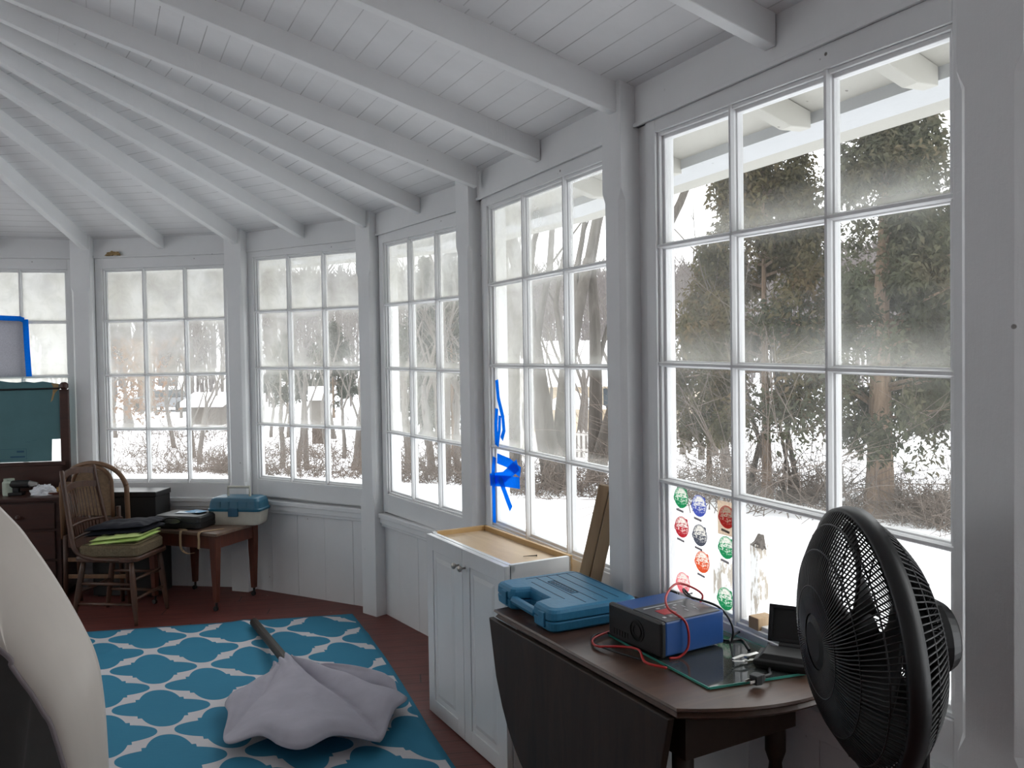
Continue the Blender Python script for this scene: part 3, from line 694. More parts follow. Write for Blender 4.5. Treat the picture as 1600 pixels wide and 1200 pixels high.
# picket fence
x0, y0 = ray_at(765, 24); x1, y1 = ray_at(1045, 22); L = math.hypot(x1 - x0, y1 - y0); a = math.degrees(math.atan2(y1 - y0, x1 - x0)); X = frame(x0, y0, -1.25, a)
root = thing('picket_fence', 'pale picket fence running behind the brush in front of the tan house', 'fence', X)
for z in (.25, .7): s = MB(); s.box((0, 0, z), (L, .04, z + .08), X); s.build('rail', M['fence'], root)
for i in range(int(L / .14)):
    s = MB(); xx = i * .14; s.prism([(0, 0), (.075, 0), (.075, .95), (.037, 1.02), (0, .95)], 0, .02, X @ Matrix.Translation((xx, 0, -.15)) @ Matrix.Rotation(R(90), 4, 'X')); s.build('picket', M['fence'], root)
# far buildings
def house(px, d, w, dp, h, rh, ang, z, wallm, label, name, wins, ov=.35):
    x, y = ray_at(px, d); X = frame(x, y, z, ang); root = thing(name, label, 'house' if name == 'house' else 'shed', X)
    s = MB(); s.box((-w / 2, -dp / 2, -1.5), (w / 2, dp / 2, h), X); s.loft([[(sx_ * w / 2, -dp / 2, h), (sx_ * w / 2, dp / 2, h), (sx_ * w / 2, 0, h + rh)] for sx_ in (-1, 1)], True, X); s.build('wall', M[wallm], root)
    r = MB(); o = ov; k = rh / (dp / 2)
    r.loft([[(q, -dp / 2 - o, h - o * k), (q, 0, h + rh), (q, dp / 2 + o, h - o * k), (q, dp / 2 + o, h - o * k + .25), (q, 0, h + rh + .25), (q, -dp / 2 - o, h - o * k + .25)] for q in (-w / 2 - o, w / 2 + o)], True, X); r.build('snowy_roof', M['snow'], root)
    for (wx, wz, ww, wh) in wins:
        s = MB(); s.box((wx - ww / 2, -dp / 2 - .05, wz), (wx + ww / 2, -dp / 2 + .02, wz + wh), X); s.build('window', M['darkglass'], root)
    return root, X
rt_, X = house(968, 40, 8.0, 6, 1.9, 1.7, -6, -1.3, 'tanhouse', 'tan sided house with a snow covered roof beyond the picket fence', 'house', [(-.4, .7, .8, .9), (2.2, .7, .8, .9)])
s = MB(); s.loft([[(q * 1.2 - 2.2, -5, -1.4), (q * 1.2 - 2.2, -3, -1.4), (q * 1.2 - 2.2, -3, .8), (q * 1.2 - 2.2, -5, .8)] for q in (-1, 1)], True, X); s.build('porch', M['tanhouse'], rt_)
s = MB(); s.loft([[(-3.7, y_, .8), (-.7, y_, .8), (-2.2, y_, 1.6)] for y_ in (-5.3, -2.6)], True, X); s.build('porch_roof', M['snow'], rt_)
house(890, 50, 5.5, 5, 1.4, 1.3, 15, -1.2, 'fence', 'small grey shed with a wide snowy roof behind the big bare trunk', 'shed', [(0, .4, .7, .7)])
house(1052, 49, 5.5, 6, .9, 1.6, 4, -1.7, 'redbarn', 'red building with a snowy roof beyond the slim cedar', 'shed', [(-1.2, .2, .6, .6), (1.0, .2, .6, .6)])
house(335, 44, 1.7, 2, .55, .35, -10, -.95, 'brownshed', 'brown flat shed beyond the snow, in the thicket of the curve', 'shed', [])
house(496, 34, .5, .6, .95, .22, 12, -.75, 'brownshed', 'small dark snow capped hut behind the thorny brush', 'shed', [], .12)
x, y = ray_at(257, 50); X = frame(x, y, zt(x, y), 5); root = thing('car', 'parked car buried under snow on the far slope', 'car', X)
def carsec(z, k, w, l): return [(-l, -w, z), (l, -w, z), (l, w, z), (-l, w, z)]
s = MB(); s.loft([carsec(.25, 0, .8, 1.9), carsec(.75, 0, .85, 2.0), carsec(.85, 0, .8, 1.9)], True, X); s.build('body', M['carpaint'], root, bevel=.08)
s = MB(); s.loft([carsec(.84, 0, .75, 1.3), carsec(1.3, 0, .62, .85)], True, X); s.build('cabin', M['darkglass'], root, bevel=.08)
s = MB(); s.loft([carsec(1.28, 0, .66, .95), carsec(1.5, 0, .5, .7)], True, X); s.build('snow_cap', M['snow'], root, bevel=.08)
for sx_ in (-1.2, 1.2):
    for sy in (-.82, .82): s = MB(); s.lathe([(.1, -.08), (.32, -.08), (.32, .08), (.1, .08)], 14, X @ Matrix.Translation((sx_, sy, .3)) @ Matrix.Rotation(R(90), 4, 'X')); s.build('wheel', M['rubber'], root)

# ---------------------------------------------------------------- rug
RA_, RBk = Vector((-.982, 4.935, 0)), Vector((-.372, 3.38, 0))       # right edge, far and near corner
rdir = (RBk - RA_).normalized(); bdir = Vector((-1.44, -.262, 0)).normalized()
rug_w, rug_l = 2.3, 3.1
def rugpt(u, v):
    p = RA_ + bdir * u + rdir * v; wv = .03 * sin(min(v, 1.7) / 1.7 * pi) * max(0, 1 - u / .5)
    ridge = .010 * math.exp(-((u - .62) / .05) ** 2) + .006 * math.exp(-((v - .42) / .05) ** 2) + .004 * noise.noise(Vector((u * 3, v * 3, 1)))
    return (p.x + .02 * 0 + wv * .5, p.y + wv * .3, .008 + max(0, ridge))
LX = Vector((.473, .080, 0)); LY = Vector((.2365 - .118, -.2325 - .04, 0))
A2 = np.array([[(Vector((-1.806, 4.583, 0)) - Vector((-2.279, 4.509, 0)))[i] for i in (0, 1)], [0.119, -.236]]).T
Ai = np.linalg.inv(A2)
s = MB(); nu, nv = 66, 90
s.grid(lambda i, j: rugpt(i * rug_w, j * rug_l), nu, nv)
rg = s.build('rug', M['rug'], smooth=True)
ul = rg.data.uv_layers.new(name='UVMap'); ed = []
for l in rg.data.loops:
    p = rg.data.vertices[l.vertex_index].co; q = Ai @ (np.array([p.x, p.y]) - np.array([-2.279, 4.509]))
    a_, b_ = q           # p = X0 + a*e1 + b*e2 ; e1 spans two half periods
    ul.data[l.index].uv = (2 * a_ + 1.0, b_)
for i in range(nu + 1):
    for j in range(nv + 1):
        ed.append(1.0 if (i == 0 or j == 0 or i == nu or j == nv) else 0.0)
at = rg.data.attributes.new('edge', 'FLOAT', 'POINT'); at.data.foreach_set('value', ed)
sm = rg.modifiers.new('solid', 'SOLIDIFY'); sm.thickness = .005; sm.offset = -1
tag(rg, 'teal blue rug with a white trellis pattern on the red floor', 'rug')

# ---------------------------------------------------------------- umbrella on the rug
P0 = Vector((-1.500, 4.70, .040)); P1 = Vector((-1.086, 3.916, .075)); ud = (P1 - P0).normalized(); hub = P0 + ud * .86
root = thing('patio_umbrella', 'folded grey canvas umbrella with a dark pole lying on the teal rug', 'umbrella', frame(-1.1, 3.9, .012, 0))
s = MB(); s.tube([P0, P0 + ud * 1.02], [.0235, .0235], 14); s.build('pole', M['pole'], root, smooth=False, bevel=.003)
uh = Vector((ud.x, ud.y, 0)).normalized(); us = Vector((uh.y, -uh.x, 0)).normalized()          # us: towards the right flank
random.seed(5)
HEM = [(-50, .36), (-44, .45), (-33, .72), (-15, .95), (0, 1.0), (15, .92), (27, .76), (39, .58), (46, .34), (52, .26)]
def canopy(u, v):
    th = -50 + 102 * u
    for (a0, h0), (a1, h1) in zip(HEM, HEM[1:]):
        if th <= a1 + 1e-6: hem = h0 + (h1 - h0) * (th - a0) / (a1 - a0); break
    hem *= 1 + .05 * sin(u * 37); r = -.03 + .02 * sin(u * 33) + (hem + .03) * v
    a = R(th) * (1 if r > 0 else .6); rr_ = max(r, .05); x_ = cos(a) * r; y_ = -sin(a) * rr_ - (u - .5) * .10 * (1 - v)
    bell = max(0, cos((u - .5) * 2.7)); fold = abs(sin(u * 10.5 + .8 * v + .5 * sin(u * 9))) ** .8
    h = .026 + .058 * bell * (1 - .55 * v) + (.016 + .060 * v ** .8) * fold * (.45 + .55 * bell) * (1 if v < .93 else 1 - (v - .93) * 5) + .016 * noise.noise(Vector((u * 6, v * 4, 2)))
    p = hub - ud * .02 + uh * x_ + us * y_; return (p.x, p.y, max(.022, h))
s = MB(); s.grid(canopy, 140, 40); s.build('canopy', M['fabric'], root, smooth=True, solid=.004)

# ---------------------------------------------------------------- wall cabinet standing on the floor
cd = Vector((.344, -.612, 0)).normalized(); ca = math.degrees(math.atan2(cd.y, cd.x)); X = frame(-.377, 3.552, 0, ca)     # x along the doors, y towards the window
cw, cdp, ch = .702, .285, .775
root = thing('cabinet', 'white two door cabinet with an open tan top under the window', 'cabinet', X)
s = MB(); s.box((.0, .022, 0), (.016, cdp, ch), X); s.box((cw - .016, .022, 0), (cw, cdp, ch), X); s.box((0, .022, 0), (cw, .04, .04), X); s.box((0, .022, ch - .03), (cw, .04, ch - .004), X); s.box((.3, .022, 0), (.38, .04, ch - .01), X); s.build('carcass', M['cabinet'], root, bevel=.0015)
s = MB(); s.box((.016, .04, ch - .030), (cw - .016, cdp - .014, ch - .018), X); s.build('top_panel', M['maple'], root)
s = MB(); s.box((.0, cdp - .014, .05), (cw, cdp, ch + .002), X); s.box((-.0008, .041, ch - .03), (.0168, cdp, ch + .002), X); s.build('back_rail', M['mapleedge'], root)
for x0, x1, kx in ((.002, cw / 2 - .0015, cw / 2 - .028), (cw / 2 + .0015, cw - .002, cw / 2 + .028)):
    s = MB(); s.box((x0, .0, .004), (x1, .020, ch - .004), X)
    d = s.build('door', M['cabinet'], root, bevel=.003)
    s = MB()
    def fr(a, b, c_, e): s.box((a, -.004, c_), (b, .002, e), X)
    q = .062; fr(x0, x0 + q, .004, ch - .004); fr(x1 - q, x1, .004, ch - .004); fr(x0 + q, x1 - q, .004, .004 + q); fr(x0 + q, x1 - q, ch - .004 - q, ch - .004)
    s.loft([[(x0 + q + o, yy, .004 + q + o), (x1 - q - o, yy, .004 + q + o), (x1 - q - o, yy, ch - .004 - q - o), (x0 + q + o, yy, ch - .004 - q - o)] for o, yy in ((.018, .001), (.040, -.0035))], True, X)
    s.build('door_panel', M['cabinet'], d, bevel=.0015)
    s = MB(); s.lathe([(.004, 0), (.004, .012), (.0075, .016), (.0125, .022), (.0125, .027), (.008, .031), (.001, .032)], 16, X @ Matrix.Translation((kx, -.004, ch - .075)) @ Matrix.Rotation(R(90), 4, 'X')); s.build('knob', M['nickel'], d, smooth=True)
s = MB(); Xs = X @ Matrix.Translation((.56, .155, ch - .0135)) @ Matrix.Rotation(R(72), 4, 'Z'); s.tube([(0, 0, .0), (.05, 0, 0)], [.0012, .0022], 6, True, Xs); s.tube([(.05, 0, 0), (.054, 0, 0)], [.0022, .0042], 8, True, Xs)
tag(centred(s.build('screw', M['blackmatte'])), 'dark screw lying on the tan cabinet top', 'screw')

# ---------------------------------------------------------------- two boards leaning on the post
for k, (bx, by, tx, ty, tz, lab) in enumerate(((.068, 2.885, .316, 2.838, 1.075, 'raw wooden board leaning by the post, on the side nearer the taped window'), (.110, 2.873, .357, 2.818, 1.092, 'raw wooden board leaning against the post, beside its twin'))):
    p, q = Vector((bx, by, 0)), Vector((tx, ty, tz)); d = (q - p).normalized(); nrm = Vector((-.30, -.95, 0)) if k == 0 else Vector((-.24, -.97, 0)); nrm = (nrm - d * nrm.dot(d)).normalized(); sd = d.cross(nrm).normalized()
    s = MB(); s.loft([[c_ + sd * .0185 * a_ + nrm * .0185 * b_ for a_, b_ in ((-1, -1), (1, -1), (1, 1), (-1, 1))] for c_ in (p + Vector((0, 0, .0)), q)]); o = tag(centred(s.build('board', M['lumber'], bevel=.002)), lab, 'board')

# ---------------------------------------------------------------- drop leaf table
TA, TZ = math.degrees(math.atan2(-.787, .435)), .72
TX = frame(-.078, 2.618, 0, TA); TL, TW = .899, .47       # x towards the photographer, y towards the window
root = thing('drop_leaf_table', 'worn dark wooden drop leaf table under the large window', 'table', TX)
def outline(o, z):
    pts = [(.018 + o, 0 + o), (TL - o, 0 + o)]
    for i in range(1, 12):
        f = i / 12; pts.append((TL - o + .06 * (1 - (2 * f - 1) ** 2) + .085 * f, o + (TW - 2 * o) * f))
    pts += [(TL + .085 - o, TW - o), (.024 + o, TW - o)]
    for i in range(1, 8):
        f = 1 - i / 8; pts.append((o + .018 - .008 * (1 - (2 * f - 1) ** 2), o + (TW - 2 * o) * f))
    return [TX @ Vector((x, y, z)) for x, y in pts]
s = MB(); s.loft([outline(.012, TZ - .030), outline(.004, TZ - .022), outline(.010, TZ - .014), outline(.004, TZ - .008), outline(0, TZ - .006), outline(.002, TZ)]); s.build('tabletop', M['tabletop'], root)
lf = [(-.005, TZ - .024)]; lf = []
for i in range(25):
    f = i / 24; x_ = .012 + (TL - .03) * f; dep = .46 * (1 - abs(2 * f - 1) ** 2.6) ** .6; lf.append((x_, TZ - .026 - dep))
lf = [(.006, TZ - .026)] + lf[1:-1] + [(TL - .012, TZ - .026)]
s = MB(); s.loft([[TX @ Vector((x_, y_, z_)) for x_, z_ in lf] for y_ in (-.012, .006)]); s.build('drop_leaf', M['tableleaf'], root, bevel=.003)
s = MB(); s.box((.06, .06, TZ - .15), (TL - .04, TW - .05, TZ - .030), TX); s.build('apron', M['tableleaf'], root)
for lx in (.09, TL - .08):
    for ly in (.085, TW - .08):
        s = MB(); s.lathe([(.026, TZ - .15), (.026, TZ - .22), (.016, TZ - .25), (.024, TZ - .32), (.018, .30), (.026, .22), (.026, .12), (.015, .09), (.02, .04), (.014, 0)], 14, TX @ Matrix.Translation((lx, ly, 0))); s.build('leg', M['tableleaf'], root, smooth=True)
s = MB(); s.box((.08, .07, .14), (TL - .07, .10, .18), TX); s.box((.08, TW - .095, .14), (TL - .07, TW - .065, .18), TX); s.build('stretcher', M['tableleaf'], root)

# glass sheet on the table
GX = TX @ Matrix.Translation((0, 0, TZ + .0015))
Gi = TX.inverted(); gp_ = [(Gi @ Vector((x, y, 0))).to_2d() for x, y in ((.180, 2.440), (.455, 1.935), (.745, 2.03), (.560, 2.445))]
gc = [(.418, .160), (gp_[1].x, gp_[1].y), (gp_[2].x + .005, .452), (.418, .452)]
root = thing('glass_sheet', 'loose sheet of clear glass with green edges lying on the table', 'glass sheet', GX)
s = MB(); s.prism(gc, .0002, .005, GX); s.build('pane', M['sheet'], root)
s = MB()
for a, b in zip(gc, gc[1:] + gc[:1]):
    a, b = Vector(a), Vector(b); n_ = (b - a).normalized(); n_ = Vector((n_.y, -n_.x)) * .0022; s.prism([a, b, b + n_, a + n_], 0, .0055, GX)
s.build('polished_edge', M['sheetedge'], root)
GZ = TZ + .0068

# blue tool case
kd = Vector((.167, -.348, 0)); ka = math.degrees(math.atan2(kd.y, kd.x)); KX = frame(-.066, 2.690, TZ, ka); kw, kd_, kh = .386, .305, .070
root = thing('tool_case', 'blue plastic tool case lying flat on the far end of the dark table', 'case', KX)
def rr(x0, y0, x1, y1, r, n=5):
    o = []
    for cx_, cy_, a0 in ((x1 - r, y0 + r, -90), (x1 - r, y1 - r, 0), (x0 + r, y1 - r, 90), (x0 + r, y0 + r, 180)):
        for i in range(n + 1): a = R(a0 + 90 * i / n); o.append((cx_ + r * cos(a), cy_ + r * sin(a)))
    return o
def caseout(o, nd=.062):      # plan with the handle notch in the y=0 side
    base = rr(o, o, kw - o, kd_ - o, .028)
    n0, n1 = .125 - o * .6, .265 + o * .6
    i = 18 + 5         # end of last corner arc is on the left; start inserting after it
    return base + [(o + .028, o), (n0 - .012, o), (n0, o + .012), (n0 + .012, nd + o * .3), (n1 - .012, nd + o * .3), (n1, o + .012), (n1 + .012, o)]
def case_ring(z, o, nd=.062): return [(x_, y_, z) for x_, y_ in caseout(o, nd)]
s = MB(); s.loft([case_ring(.001, .010), case_ring(.008, .002), case_ring(.030, 0), case_ring(.033, .003)], True, KX); s.build('base_shell', M['caseblue'], root, bevel=.002)
s = MB(); s.loft([case_ring(.035, .003), case_ring(.038, .0), case_ring(.058, .001), case_ring(.066, .006), case_ring(.070, .016)], True, KX); s.build('lid', M['caseblue'], root, bevel=.002)
s = MB(); s.loft([[(x_, y_, z_) for y_, z_ in ((.002, .022), (.020, .022), (.024, .030), (.020, .046), (.002, .046), (-.002, .034))] for x_ in (.118, .272)], True, KX); s.build('handle', M['caseblue'], root, bevel=.004)
s = MB()
for q in range(6): yy = .095 + q * .038; s.box((.035 if q else .08, yy - .0015, .0695), (kw - .030 if q else kw - .09, yy + .0015, .0708), KX)
s.box((.035, .095, .0695), (.038, .285, .0708), KX)
s.build('lid_groove', M['casedark'], root)
s = MB()
for a, b in (((.10, .142), (.255, .1435)), ((.10, .166), (.255, .1675)), ((.10, .142), (.1015, .1675)), ((.2535, .142), (.255, .1675))): s.box((*a, .070), (*b, .0714), KX)
for q in range(9): s.box((.110 + q * .0155, .149, .070), (.119 + q * .0155, .1605, .0712), KX)
s.build('nameplate', M['casedark'], root)
for lx in (.060, .315):
    s = MB(); s.box((lx, -.006, .014), (lx + .035, .003, .056), KX); s.build('latch', M['caseblue'], root, bevel=.002)

# battery charger
bd = Vector((.115, -.20, 0)); ba = math.degrees(math.atan2(bd.y, bd.x)); BX = frame(.267, 2.305, GZ, ba); bw, bdp, bh = .222, .215, .098
root = thing('battery_charger', 'blue and black battery charger with red and black cables on the glass', 'battery charger', BX)
s = MB(); s.box((.006, .010, .006), (bw, bdp, bh), BX); s.build('housing', M['chargerblue'], root, bevel=.006)
s = MB(); s.loft([[(x_, y_, z_) for x_, z_ in ((-.002, .004), (bw + .002, .004), (bw + .002, bh + .001), (-.002, bh + .001))] for y_ in (-.006, .012)], True, BX); f = s.build('front_panel', M['black'], root, bevel=.006)
s = MB()
for q in range(6): s.box((.02 + q * .012, -.0075, .018), (.026 + q * .012, -.005, .034), BX)
s.build('vent_slots', M['rubber'], f)
s = MB(); s.lathe([(.030, 0), (.030, .003), (.026, .003), (.026, .001), (.018, .001), (.018, .003), (.014, .003), (.014, 0)], 24, BX @ Matrix.Translation((.125, -.005, .052)) @ Matrix.Rotation(R(90), 4, 'X')); s.build('fan_grille', M['blackmatte'], f)
s = MB(); s.box((bw * .40, .010, bh - .001), (bw + .001, bdp * .93, bh + .002), BX); cp = s.build('control_panel', M['chargertop'], root, bevel=.001)
s = MB(); s.box((bw * .62, .045, bh + .001), (bw * .80, .088, bh + .0028), BX); s.build('display', M['displayred'], cp)
s = MB()
for q in range(3): s.box((bw * .55, .060 + q * .03, bh + .001), (bw * .58, .072 + q * .03, bh + .0028), BX); s.box((bw * .86, .025 + q * .022, bh + .001), (bw * .90, .034 + q * .022, bh + .0028), BX)
for q in range(5): s.box((bw * .62 + (q % 2) * .03, .105 + q * .016, bh + .001), (bw * .62 + (q % 2) * .03 + .016, .109 + q * .016, bh + .0028), BX)
s.box((bw * .48, .03, bh + .001), (bw * .50, .17, bh + .0028), BX)
s.build('panel_marks', M['mark'], cp)
s = MB(); s.tube(bez([(.10, .215, .06), (.09, .26, .10), (.06, .20, .135), (.10, .12, .125), (.175, .06, .115), (.232, .07, .09), (.236, .075, .03), (.232, .05, .004), (.225, .02, .003)]), .0033, 8, True, BX)
s.tube(bez([(.15, .215, .035), (.10, .26, .01), (-.02, .25, .003), (-.04, .10, .003), (-.010, -.045, .004), (.05, -.085, .004), (.10, -.048, .010), (.16, -.030, .016), (.22, -.055, .006), (.275, -.032, .004)]), .0033, 8, True, BX); s.build('red_cable', M['red'], root, smooth=True)
s = MB(); s.tube(bez([(.12, .215, .03), (.10, .235, .07), (.07, .21, .118), (.13, .17, .120), (.20, .215, .100), (.245, .222, .06), (.240, .225, .015), (.20, .26, .003), (.17, .33, .003), (.225, .36, .003), (.300, .30, .004), (.330, .235, .006), (.345, .215, .007)]), .0031, 8, True, BX)
s.build('black_cable', M['rubber'], root, smooth=True)
s = MB(); s.tube(bez([(.12, .215, .03), (.14, .25, .003), (.20, .24, .003), (.22, .28, .003), (.26, .26, .003), (.29, .24, .003)]), .003, 8, True, BX)
s.build('black_cable', M['rubber'], root, smooth=True)
s = MB(); s.tube(bez([(-.012, .05, .003), (-.03, -.03, .003), (.02, -.075, .003), (.10, -.07, .003), (.2, -.045, .003)]), .003, 6, True, BX)
s.build('black_cable', M['rubber'], root, smooth=True)
CX = BX @ Matrix.Translation((.352, .205, .0005)) @ Matrix.Rotation(R(-100), 4, 'Z')
s = MB()
for sg in (1, -1): s.loft([[(x_, y_ * w_, z0_ + sg * hh_ + sg * .003) for y_, z0_ in ((-1, .011), (1, .011), (1, .0125), (-1, .0125))] for x_, w_, hh_ in ((0, .006, .006), (.03, .007, .003), (.045, .006, .005), (.075, .005, .0))], True, CX)
s.tube([(.034, -.007, .012), (.034, .007, .012)], .004, 8, True, CX); s.build('crocodile_clip', M['steel'], root, bevel=.0006)
s = MB(); s.tube([(-.012, 0, .010), (.002, 0, .011)], .0052, 8, True, CX); s.build('clip_boot', M['rubber'], root)

# folding work light with two dark panels
LXm = frame(.713, 2.12, GZ, -28)
root = thing('work_light', 'small black folding work light standing at the window edge of the table', 'lamp', LXm)
Xp = LXm @ Matrix.Translation((.0, .02, .03)) @ Matrix.Rotation(R(-18), 4, 'X')
s = MB(); s.box((-.062, -.008, .0), (.085, .010, .095), Xp); pn = s.build('panel', M['blackmatte'], root, bevel=.004)
s = MB()
for a, b in (((-.062, .0), (.085, .010)), ((-.062, .085), (.085, .095)), ((-.062, .0), (-.051, .095)), ((.074, .0), (.085, .095))): s.box((a[0], -.014, a[1]), (b[0], -.006, b[1]), Xp)
s.build('bezel', M['black'], pn, bevel=.002)
s = MB(); s.tube([(-.03, -.005, .024), (.07, -.005, .024)], .014, 12, True, LXm); s.build('hinge', M['blackmatte'], root)
s = MB(); s.loft([[(x_ * k_ + .0, y_ * k_ - .065, z_) for x_, y_ in ((-.075, -.05), (.06, -.05), (.06, .05), (-.075, .05))] for z_, k_ in ((.001, .92), (.012, 1.0), (.020, 1.0), (.024, .85), (.036, .7))], True, LXm); s.build('lamp_base', M['blackmatte'], root, bevel=.002)
# plug
s = MB(); PX = frame(.560, 1.940, GZ, 35)
root = thing('power_plug', 'black power plug with bare prongs and its cord on the table', 'plug', PX)
s.loft([[(x_, y_ * k_, .013 + z_ * k_) for y_, z_ in ((-1, -1), (1, -1), (1, 1), (-1, 1))] for x_, k_ in ((0, .011), (.018, .0125), (.03, .010), (.042, .005))], True, PX); s.build('plug_body', M['rubber'], root, bevel=.002)
s = MB(); s.box((-.018, -.008, .010), (.001, -.0065, .016), PX); s.box((-.018, .0065, .010), (.001, .008, .016), PX); s.build('prong', M['steel'], root)
s = MB(); s.tube(bez([(.040, 0, .013), (.07, .004, .010), (.10, .03, .005), (.13, .045, .004), (.17, .03, .004)]), .0035, 8, True, PX); s.build('cord', M['rubber'], root, smooth=True)
# wood offcut and clamp by the window
s = MB(); X = frame(.690, 2.300, TZ + .0068, 25); s.box((-.03, -.02, 0), (.03, .02, .055), X); tag(centred(s.build('wood_block', M['lumber'], bevel=.002)), 'small tan wood block behind the black work light', 'wood block')
s = MB(); X = frame(.520, 2.600, .757, -40); s.tube([(-.035, 0, .006), (.01, 0, .006)], .005, 8, True, X); s.box((.0, -.008, .0), (.03, .008, .010), X); s.tube([(.03, 0, .008), (.045, .004, .014)], .0025, 6, True, X)
tag(centred(s.build('clamp', M['blackmatte'])), 'small black spring clamp lying on the window rail', 'clamp')

# ---------------------------------------------------------------- pedestal fan
FC = Vector((.632, 1.50, .985)); fa = Vector((-.985, .035, -.05)).normalized()
fs = Vector((0, 0, 1)).cross(fa).normalized(); fu = fa.cross(fs).normalized()
FX = Matrix((fs, fu, fa)).transposed().to_4x4(); FX.translation = FC            # local z = blowing direction
root = thing('pedestal_fan', 'large black pedestal fan in front of the big window', 'fan', frame(.78, 1.50, 0, 0))
RF = .232
def wires(sgn, depth, nw, hubr):
    s = MB()
    for i in range(nw):
        a = 2 * pi * i / nw; tw = .22 * sgn
        pts = []
        for q in range(7):
            f = q / 6; r = hubr + (RF - hubr) * f; z = sgn * (.016 + depth * (1 - f ** 2.6)); aa = a + tw * f; pts.append((r * cos(aa), r * sin(aa), z))
        pts.append((RF * cos(a + tw), RF * sin(a + tw), sgn * .004)); s.tube(pts, .0017, 4, False, FX)
    for r in (.10, .165, .21):
        z = sgn * (.016 + depth * (1 - ((r - hubr) / (RF - hubr)) ** 2.6)); s.tube([(r * cos(2 * pi * i / 48), r * sin(2 * pi * i / 48), z) for i in range(49)], .0018, 4, False, FX)
    return s
g = wires(1, .068, 132, .05).build('front_guard', M['black'], root, smooth=True)
s = MB(); s.lathe([(.0, .088), (.035, .088), (.052, .082), (.052, .074), (.0, .074)], 28, FX); s.build('badge', M['blackmatte'], g)
wires(-1, .085, 120, .06).build('rear_guard', M['black'], root, smooth=True)
s = MB(); s.lathe([(RF - .004, -.018), (RF + .007, -.016), (RF + .010, 0), (RF + .007, .016), (RF - .004, .018), (RF - .006, 0)], 64, FX)
# open ring: remove caps
s.f = s.f[:-2]; n_ = 64; s.f += [(5 * n_ + i, 5 * n_ + (i + 1) % n_, (i + 1) % n_, i) for i in range(n_)]
s.build('rim_band', M['black'], root, smooth=True)
for b in range(5):
    def blade(u, v):
        r = .04 + .172 * u; a = b * 2 * pi / 5 + (v - .5) * (1.62 - .36 * u) + .35 * u; z = .006 - (v - .5) * .092 * (1 - .35 * u); p = FX @ Vector((r * cos(a), r * sin(a), z)); return tuple(p)
    s = MB(); s.grid(blade, 10, 14); s.build('blade', M['blackmatte'], root, smooth=True, solid=.003)
s = MB(); s.lathe([(0, .045), (.03, .043), (.042, .03), (.045, -.02), (0, -.02)], 24, FX); s.build('hub', M['blackmatte'], root, smooth=True)
s = MB(); s.lathe([(0, -.070), (.058, -.071), (.068, -.085), (.068, -.135), (.056, -.155), (.03, -.163), (0, -.164)], 32, FX); mo = s.build('motor_housing', M['black'], root, smooth=False, bevel=.004)
s = MB(); kp = FX @ Vector((0, .060, -.115)); s.tube([kp, kp + Vector((0, 0, .026))], [.006, .006], 10); s.tube([kp + Vector((0, 0, .024)), kp + Vector((0, 0, .036))], [.011, .011], 12); s.build('oscillation_knob', M['black'], mo)
s = MB(); nb = FX @ Vector((0, -.03, -.11)); s.tube([nb, nb - Vector((0, 0, .07))], [.035, .028], 16); pk = nb - Vector((0, 0, .07)); s.build('neck', M['blackmatte'], root)
s = MB(); s.tube([(pk.x, pk.y, pk.z), (pk.x, pk.y, .55)], [.011, .011], 14); s.tube([(pk.x, pk.y, .57), (pk.x, pk.y, .025)], [.016, .016], 14); s.build('pole', M['black'], root)
s = MB(); s.lathe([(0, 0), (.15, 0), (.158, .008), (.14, .024), (.03, .034), (0, .034)], 40, Matrix.Translation((pk.x, pk.y, .001))); s.build('base', M['black'], root, smooth=True)

# ---------------------------------------------------------------- painter's tape and decals on the glass
def ribbon(name, w, pts, wd, lab, cat='tape', mat='tape', off=-.034, group=None):
    X = wide(WIN[w]); s = MB(); P = [Vector((a, off - (.0012 * k_), b)) for k_, (a, b) in enumerate(pts)]
    for k_ in range(len(P)): 
        pass
    L = []; Rr = []
    for i, p in enumerate(P):
        d = (P[min(i + 1, len(P) - 1)] - P[max(i - 1, 0)]).normalized(); sd = Vector((-d.z, 0, d.x)) * wd / 2; L.append(p + sd); Rr.append(p - sd)
    vs = [X @ p for p in L + Rr]; n_ = len(P); s.add(vs, [(i, i + 1, n_ + i + 1, n_ + i) for i in range(n_ - 1)])
    o = s.build(name, M[mat], solid=.0012); centred(o); tag(o, lab, cat, group); return o
W4i = wide(WIN[4]).inverted()
for pts, wd, lab, off in (
    ([(.012, 1.425), (.022, 1.345), (.052, 1.26), (.060, 1.20), (.045, 1.16)], .030, 'curling strip of blue tape hanging from the upper pane corner of the taped window', -.034),
    ([(.012, 1.295), (.006, 1.22), (.010, 1.13)], .030, 'straight vertical piece of blue tape behind the curling strip', -.036),
    ([(.036, 1.265), (.034, 1.20), (.020, 1.125)], .026, 'slanting vertical piece of blue tape below the curling strip', -.0395),
    ([(.010, 1.068), (.09, 1.058), (.16, 1.03)], .046, 'upper level strip of blue tape across the taped pane', -.036),
    ([(-.035, .965), (.06, .99), (.15, 1.06)], .052, 'strip of blue tape slanting up across the knot of tape', -.040),
    ([(-.03, .96), (.07, .975), (.165, .985)], .05, 'lower level strip of blue tape across the taped pane', -.044),
    ([(.04, .985), (.09, .90), (.115, .862)], .036, 'free tail of blue tape slanting down across the pane', -.048),
    ([(.012, 1.075), (.004, 1.0), (.008, .90), (.010, .775)], .032, 'long vertical strip of blue tape down the sash edge', -.052)):
    ribbon('tape_strip', 4, [(a * 1.55 + .075, b) for a, b in pts], wd, lab, 'tape', 'tapelit', off)
W0i = wide(WIN[0])
ribbon('tape_strip', 0, [(.30, 1.855), (.45, 1.862), (.60, 1.855), (.625, 1.845)], .034, 'level strip of blue tape above the dresser', 'tape', 'tapelit', -.036)
